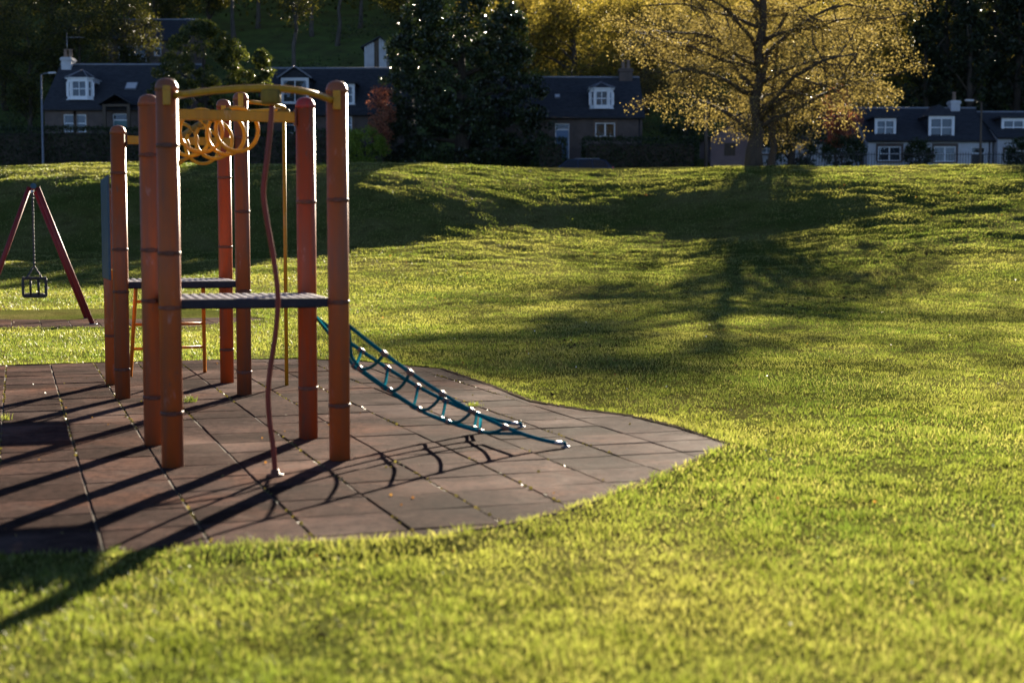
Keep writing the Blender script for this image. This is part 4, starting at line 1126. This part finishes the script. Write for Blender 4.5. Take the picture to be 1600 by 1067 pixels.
# yellow trees behind the right centre cottage
for i, (px, Y, top, rr, lab, lf) in enumerate([(893, 113, 21.3, (5.2, 5, 9), 'tall yellow green tree with dark trunk directly behind the blue door cottage', 17000),
        (1003, 118, 22, (5.0, 5, 9), 'yellow green tree rising beside the cottage chimney, left of the golden crown', 17000),
        (815, 121, 22.6, (4.2, 4.5, 9), 'yellow green tree just showing right of the huge evergreen top', 11000)]):
    x = atx(px, Y); z0 = H(x, Y)
    limb_tree('yellow_tree', lab, (x, Y, z0), (x+.4, Y, top-1.5), .34, (x+.2, Y, (z0+top)/2+.8), (rr[0], rr[1], (top-z0)/2-.6), 15, 7, 5, lf, .19, 'l_yellow', seed=60+i, clus=.5, first=.2, zmin=z0+1.8, group='yellow green trees behind the cottages')
for i, (px, lab) in enumerate([(1072, 'golden tree behind the dusty pink gable, left of the main golden trunk'), (1318, 'golden tree behind the low white cottage, right of the main golden trunk')]):
    x = atx(px, 109); z0 = H(x, 109)
    limb_tree('golden_tree', lab, (x, 109, z0), (x+.3, 109, 17), .26, (x, 109, 14.2), (5.4, 4.5, 5.6), 14, 7, 4, 15000, .17, 'l_gold', seed=71+i, clus=.32, first=.2, zmin=z0+1.5)
# woods on the hill: a few individual trees in front of a mass of foliage
proto = {}
def wood_tree(kind, px, Y, hgt, label, group):
    x = atx(px, Y); z0 = H(x, Y)
    if kind not in proto:
        if kind == 'leafy':
            t = limb_tree('woodland_tree', 'x', (0, 0, 0), (.3, .2, 12.5), .30, (.2, 0, 10), (4.6, 4.2, 6.2), 15, 6, 4, 11000, .26, 'l_wood', seed=81, clus=.6, first=.2, zmin=2.6)
        elif kind == 'bare':
            t = limb_tree('woodland_tree', 'x', (0, 0, 0), (-.3, .2, 14), .26, (-.1, 0, 12), (3.4, 3.2, 4.5), 12, 5, 4, 4200, .24, 'l_wood', 'barkgrey', seed=83, clus=.6, first=.5, zmin=6.5)
        else:
            t = mass_tree('conifer_tree', 'x', (0, 0, 0), (0, 0, 8.2), (3.0, 3.0, 7.6), 16000, 200, .6, .24, 'l_conifer', 85, lambda z: max(.06, .5*(1-z)**.75+.06), .28)
        proto[kind] = t; r_ = t
    else: r_ = copy_tree(proto[kind])
    k = hgt/14.0; r_.location = (x, Y, z0-.2); r_.scale = (k, k, k); r_.rotation_euler = (0, 0, random.uniform(0, 6.28))
    r_['label'] = label; r_['group'] = group
    return r_
ords = ['first', 'second', 'third', 'fourth', 'fifth', 'sixth', 'seventh', 'eighth', 'ninth', 'tenth', 'eleventh', 'twelfth']
for i, (k, px, Y, hg) in enumerate([('leafy', -30, 111, 10), ('leafy', 18, 118, 10), ('leafy', 52, 110, 9), ('leafy', 95, 122, 11), ('leafy', 128, 112, 9.5), ('leafy', 168, 130, 10), ('leafy', 205, 118, 9), ('leafy', 246, 131, 10), ('leafy', 285, 137, 11), ('leafy', 330, 142, 11)]):
    wood_tree(k, px, Y, hg, '%s tree from the left edge in the dark wood above the left cottage' % ords[i], 'trees above the left cottage')
for i, (k, px, Y, hg) in enumerate([('bare', 372, 141, 12), ('bare', 407, 147, 12), ('bare', 459, 119, 12), ('bare', 492, 143, 11), ('bare', 530, 139, 11), ('bare', 565, 146, 11), ('leafy', 632, 134, 11)]):
    wood_tree(k, px, Y, hg, '%s trunk from the left on the green slope above the middle cottage' % ords[i], 'trees on the green slope')
for i, (k, px, Y, hg) in enumerate([('conifer', 1440, 108, 13), ('conifer', 1470, 114, 14), ('conifer', 1508, 106, 13.5), ('conifer', 1545, 112, 14), ('conifer', 1583, 107, 15), ('conifer', 1620, 112, 14), ('conifer', 1650, 105, 14)]):
    wood_tree(k, px, Y, hg, '%s dark conifer from the golden tree behind the white cottage row' % ords[i], 'conifers behind the white cottages')
# mass of wood further up
def wood_mass(name, label, xa, xb, ya, yb, nclump, hlo, hhi, m, seed, ls=.5, per=90, sd=(2.2, 2.2, 1.6), ztop=None):
    r = np.random.default_rng(seed); pts = []
    for k in range(nclump):
        x = r.uniform(xa, xb); Y = r.uniform(ya, yb); z0 = float(terr(x, Y)); hh = hhi if ztop is None else max(hlo+1, ztop*Y+1.45-z0)
        c = np.array([x, Y, z0+r.uniform(hlo, hh)]); pts.append(c+r.normal(size=(per, 3))*np.array(sd))
    P = np.concatenate(pts); P = P[P[:, 2] > terr(P[:, 0], P[:, 1])]
    tag(link(name, leaf_mesh(name, P, ls, seed=seed), m), label, name.replace('_', ' '), kind='stuff')
wood_mass('woodland', 'dense dark wood covering the hill above the left cottages', -86, -4, 144, 182, 420, 1.0, 13, M['l_wood'], 5)
wood_mass('woodland', 'sunlit yellow green wood behind the golden tree', -3, 46, 124, 150, 520, .5, 9, M['l_yellow'], 6, .36, 90, (1.7, 1.7, 1.0), .172)
wood_mass('woodland', 'black green wood at the right behind the conifers', 34, 92, 118, 150, 330, .5, 14, M['l_conifer'], 7, .5, 90, (2, 2, 1.2), .18)
r = np.random.default_rng(5)
# low scrub along the hill foot
pts = []
for k in range(200):
    x = r.uniform(-46, 60); Y = r.uniform(103.5, 112); z0 = float(terr(x, Y)); n = 90
    pts.append(np.array([x, Y, z0+.4])+r.normal(size=(n, 3))*np.array([.9, .8, .55]))
for k in range(150):
    x = r.uniform(-46, 0); Y = r.uniform(112, 146); z0 = float(terr(x, Y)); n = 70
    if vn(x, Y, .12, 4) < 0: continue
    pts.append(np.array([x, Y, z0+.5])+r.normal(size=(n, 3))*np.array([1.1, .9, .6]))
tag(link('undergrowth', leaf_mesh('undergrowth', np.concatenate(pts), .22, seed=9), M['l_hedge']), 'dark scrub along the foot of the hillside', 'undergrowth', kind='stuff')
# hedges and bushes
def hedge(label, px0, px1, py_top, Y, d, n, lm='l_hedge', ls=.13, seed=1, lump=.12):
    x0, x1 = atx(px0, Y), atx(px1, Y); zt = atz(py_top, Y); z0 = min(H(x0, Y), H(x1, Y))-.1
    r = np.random.default_rng(seed); P = []
    hh = zt-z0; aF_, aT, aS = (x1-x0)*hh, (x1-x0)*d, d*hh; tot = 2*aF_+aT+2*aS
    k = r.uniform(0, tot, n); u, v = r.uniform(0, 1, n), r.uniform(0, 1, n)
    p = np.zeros((n, 3))
    f = k < 2*aF_; t = (k >= 2*aF_) & (k < 2*aF_+aT); s_ = k >= 2*aF_+aT
    p[f] = np.stack([x0+(x1-x0)*u[f], np.where(k[f] < aF_*1.5, Y-d/2, Y+d/2), z0+hh*v[f]], 1)
    p[t] = np.stack([x0+(x1-x0)*u[t], Y-d/2+d*v[t], np.full(t.sum(), zt)], 1)
    p[s_] = np.stack([np.where(u[s_] < .5, x0, x1), Y-d/2+d*r.uniform(0, 1, s_.sum()), z0+hh*v[s_]], 1)
    p += r.normal(size=(n, 3))*.07 + np.stack([fbm(p[:, 0], p[:, 2], 2.2, 3), fbm(p[:, 0], p[:, 2], 1.7, 12), fbm(p[:, 0], p[:, 1], 1.9, 20)], 1)*lump
    rt = empty('hedge', ((x0+x1)/2, Y, z0), label, 'hedge'); b = np.array([(x0+x1)/2, Y, z0])
    link('foliage', leaf_mesh('foliage', p-b, ls, seed=seed), M[lm], rt)
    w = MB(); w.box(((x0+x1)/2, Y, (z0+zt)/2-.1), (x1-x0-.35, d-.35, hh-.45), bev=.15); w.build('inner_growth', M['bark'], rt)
hedge('tall dark clipped hedge in front of the left cottage', -60, 243, 201, 88, 1.4, 17000, seed=2)
hedge('leafy hedge in front of the middle cottage, brighter at its right end', 385, 560, 206, 87, 1.3, 9000, 'l_hedge', seed=3)
hedge('short dark hedge just left of the path to the blue door', 838, 882, 217, 87, 1.2, 3500, seed=4)
hedge('long dark clipped hedge under the blue door cottage window', 911, 1086, 217, 87.5, 1.3, 9000, seed=5, lump=.07)
def bush(label, px, py, Y, rx_, rz_, n, lm, seed, ls=.13):
    x = atx(px, Y); z0 = H(x, Y); zc = atz(py, Y)
    mass_tree('bush', label, (x, Y, z0), (x, Y, zc), (rx_, rx_*.8, rz_), n, 60, .32, ls, lm, seed, None, .06, 'bush')
bush('bright leafy bush at the foot of the huge evergreen, left side', 572, 228, 85.5, 1.35, 1.15, 6000, 'l_lit', 51)
bush('dark bush under the red maple', 1312, 238, 86, 1.4, .9, 4000, 'l_hedge', 52)
bush('dark round bush between the two ground floor windows of the white row', 1432, 240, 92, .9, 1.0, 3500, 'l_hedge', 53)
bush('dark bush at the far right end of the white row', 1592, 238, 92, 1.0, 1.1, 3500, 'l_hedge', 54)
bush('shaded shrub at the foot of the golden tree, left side', 1068, 205, 91, 1.6, 1.2, 4500, 'l_hedge', 55)

# ------------------------------------------------------------------ grass
def grass():
    r = np.random.default_rng(3); zs = []; N0 = 0
    # depth sampled so that screen density stays even
    n = 980000
    q = r.uniform(3.2**.42, 64**.42, n)**(1/.42)
    half = .40*q+1.3; x = r.uniform(-1, 1, n)*half; y = q
    keep = ~(inside(MAT1, x, y) | inside(MAT2, x, y))
    x, y = x[keep], y[keep]; n = len(x); q = y
    cl = .8*vfbm(x, y, 5.0, 1, 3); patch = .7*vfbm(x, y, .8, 6, 3)
    kp = r.uniform(0, 1, n) < np.clip(.78+.35*cl+.3*patch, .15, 1); x, y, q, cl, patch = x[kp], y[kp], q[kp], cl[kp], patch[kp]; n = len(x)
    h = (.032+.024*np.clip(cl+.35, 0, 2)**1.2+.010*patch)*r.uniform(.5, 1.4, n)*(1+.012*np.clip(q-8, 0, 50))
    h = np.clip(h*np.where(q < 20, .66, .62), .008, .16)
    w = .0035*(np.maximum(q, 4)/5)**.82*r.uniform(.7, 1.3, n)
    z = terr(x, y)-.003
    def dist(P):
        d = np.full(n, 9.); c = np.where((y < 32))[0]
        for i_ in range(len(P)):
            ax, ay = P[i_-1]; bx_, by_ = P[i_]; L2 = (bx_-ax)**2+(by_-ay)**2
            t = np.clip(((x[c]-ax)*(bx_-ax)+(y[c]-ay)*(by_-ay))/L2, 0, 1)
            d[c] = np.minimum(d[c], np.hypot(x[c]-ax-t*(bx_-ax), y[c]-ay-t*(by_-ay)))
        return d
    dm = np.minimum(dist(MAT1), dist(MAT2))
    z = z+.03*np.clip(1-(dm-.1)/.2, 0, 1); h = h*(1+.35*np.clip(1-dm/.12, 0, 1))
    a = r.uniform(0, 2*np.pi, n); le = r.uniform(.15, .95, n)*h; la = r.uniform(0, 2*np.pi, n)
    dx, dy = np.cos(a)*w/2, np.sin(a)*w/2; lx, ly = np.cos(la)*le, np.sin(la)*le
    rnd = np.clip(r.uniform(0, 1, n)+.15*patch-.12*cl, 0, 1)
    near = q < 13
    i = np.where(near)[0]; k = len(i)
    V1 = np.stack([
        np.stack([x[i]-dx[i], y[i]-dy[i], z[i]], 1), np.stack([x[i]+dx[i], y[i]+dy[i], z[i]], 1),
        np.stack([x[i]-dx[i]*.8+lx[i]*.3, y[i]-dy[i]*.8+ly[i]*.3, z[i]+h[i]*.6], 1), np.stack([x[i]+dx[i]*.8+lx[i]*.3, y[i]+dy[i]*.8+ly[i]*.3, z[i]+h[i]*.6], 1),
        np.stack([x[i]+lx[i], y[i]+ly[i], z[i]+h[i]], 1)], 1).reshape(-1, 3)
    b = np.arange(k)*5; F4 = np.stack([b, b+1, b+3, b+2], 1); F3 = np.stack([b+2, b+3, b+4], 1)
    j = np.where(~near)[0]; m = len(j)
    V2 = np.stack([np.stack([x[j]-dx[j], y[j]-dy[j], z[j]], 1), np.stack([x[j]+dx[j], y[j]+dy[j], z[j]], 1), np.stack([x[j]+lx[j], y[j]+ly[j], z[j]+h[j]], 1)], 1).reshape(-1, 3)
    b2 = k*5+np.arange(m)*3; F3b = np.stack([b2, b2+1, b2+2], 1)
    me = np_mesh('grass', np.concatenate([V1, V2]), [F4, np.concatenate([F3, F3b])], attr=np.concatenate([np.repeat(rnd[i], 5), np.repeat(rnd[j], 3)]))
    tag(link('grass', me, M['blades']), 'short backlit lawn grass around the play surface', 'grass', kind='stuff')
grass()
def scatter(name, label, cat, P, size, m, seed, flat=.9, aspect=.8):
    tag(link(name, leaf_mesh(name, P, size, flat, aspect, seed), m), label, cat, kind='stuff')
r = np.random.default_rng(17)
n = 70; y = r.uniform(3.5**.6, 26**.6, n)**(1/.6); x = r.uniform(-1, 1, n)*(.4*y+.5); k = ~(inside(MAT1, x, y) | inside(MAT2, x, y)); x, y = x[k], y[k]
scatter('daisies', 'tiny white daisies scattered over the lawn', 'daisies', np.stack([x, y, terr(x, y)+.045], 1), .010*(1+y/14), M['daisy'], 1, .8, 1.0)
n = 300; y = r.uniform(6.5**.7, 58**.7, n)**(1/.7); x = r.uniform(-1, 1, n)*(.4*y+.5)
cx = (np.round(x/2.1)*2.1+x*.25)*.9; P = np.stack([x, y, np.where(inside(MAT1, x, y), .008, terr(x, y)+.04)], 1)
scatter('fallen_leaves', 'small fallen leaves and crumbs on tiles and grass', 'leaves', P, .010*(1+y/9), M['l_litter'], 2, .7)
# moss and grit in the joints, two tufts of grass on the tiles
pts = []
o = Vector(G(162, 860)[:2])
for j in range(-4, 12):
    u_ = -.5
    while u_ < 12:
        u_ += abs(r.normal())*.05+.008
        if fbm(np.array(u_), np.array(j*3.1), 1.7, 5, 8) < -.02: continue
        c = o+U*u_+V*(j*TS+r.normal()*.006)
        if inside(MAT1, np.array([c.x]), np.array([c.y]))[0]: pts.append((c.x, c.y, r.uniform(-.012, .006)))
for i in range(-2, 24):
    for _ in range(26):
        c = o+U*(i*TS+r.normal()*.005)+V*r.uniform(-3, 6)
        if inside(MAT1, np.array([c.x]), np.array([c.y]))[0] and fbm(np.array(c.x*2), np.array(i*2.3), 1.2, 9, 8) > .1: pts.append((c.x, c.y, r.uniform(-.012, .004)))
M['moss'] = leafy('joint_moss', (.07, .06, .025), (.12, .11, .03), (.20, .17, .06), .25)
scatter('moss', 'moss and grit filling the joints between tiles', 'moss', np.array(pts), .022, M['moss'], 4, .5, .9)
def tuft(px, py, n, s_, hh, label):
    c = G(px, py); mb = MB(); rr = random.Random(px)
    for i in range(n):
        a = rr.uniform(0, 6.28); q = Vector((c.x+rr.gauss(0, s_), c.y+rr.gauss(0, s_), -.005)); l = Vector((math.cos(a), math.sin(a), 0))*rr.uniform(.3, 1)*hh*.8; w = Vector((-math.sin(a), math.cos(a), 0))*.0028; h_ = hh*rr.uniform(.5, 1.1)
        mb.add([q-w, q+w, q+l*.4+w*.7+Vector((0, 0, h_*.7)), q+l*.4-w*.7+Vector((0, 0, h_*.7)), q+l+Vector((0, 0, h_))], [(0, 1, 2, 3), (3, 2, 4)])
    tag(mb.build('grass_tuft', M['blades'], None, c), label, 'grass tuft')
tuft(297, 627, 60, .028, .07, 'small green grass tuft between the tiles behind the front left post')
tuft(741, 634, 60, .032, .05, 'small green grass tuft on the tiles beside the rope net')
tuft(8, 655, 40, .02, .06, 'small grass tuft in the tile joint at the left edge')

# crumbs of bare earth and worm casts on the lawn
def clods():
    r = np.random.default_rng(23); C_ = []; Sz = []
    for px, py in [(868, 535), (905, 541), (834, 613), (1301, 466), (1422, 398), (1235, 480), (1384, 428), (1052, 792), (1128, 797), (1545, 900), (525, 1002)]:
        d = ray(px, py); c = None
        for q in np.arange(4, 62, .1):
            p = Vector((0, 0, CAM_H))+d*(q/d.y)
            if p.z < H(p.x, q): c = p; break
        if c is None: continue
        k = int(r.integers(5, 12)); sp = .04+.009*c.y
        for _ in range(k):
            x, y = c.x+r.normal()*sp, c.y+r.normal()*sp*1.3; C_.append((x, y, H(x, y)+.008)); Sz.append((.006+.0008*c.y)*r.uniform(.5, 1.7))
    C_ = np.array(C_); Sz = np.array(Sz)[:, None, None]; n = len(C_)
    O = np.array([(1, 0, 0), (-1, 0, 0), (0, 1, 0), (0, -1, 0), (0, 0, .9), (0, 0, -.5)])[None]*r.uniform(.6, 1.4, (n, 6, 1))
    V_ = (C_[:, None]+O*Sz).reshape(-1, 3); b = (np.arange(n)*6)[:, None]
    F = np.concatenate([b+np.array(f)[None] for f in [(0, 2, 4), (2, 1, 4), (1, 3, 4), (3, 0, 4), (2, 0, 5), (1, 2, 5), (3, 1, 5), (0, 3, 5)]])
    tag(link('worm_casts', np_mesh('worm_casts', V_, [F]), plain('bare_earth', (.055, .038, .025), (.035, .025, .018), .95, 20, spec=0)), 'dark crumbs of earth and worm casts on the lawn', 'earth crumbs', kind='stuff')
clods()
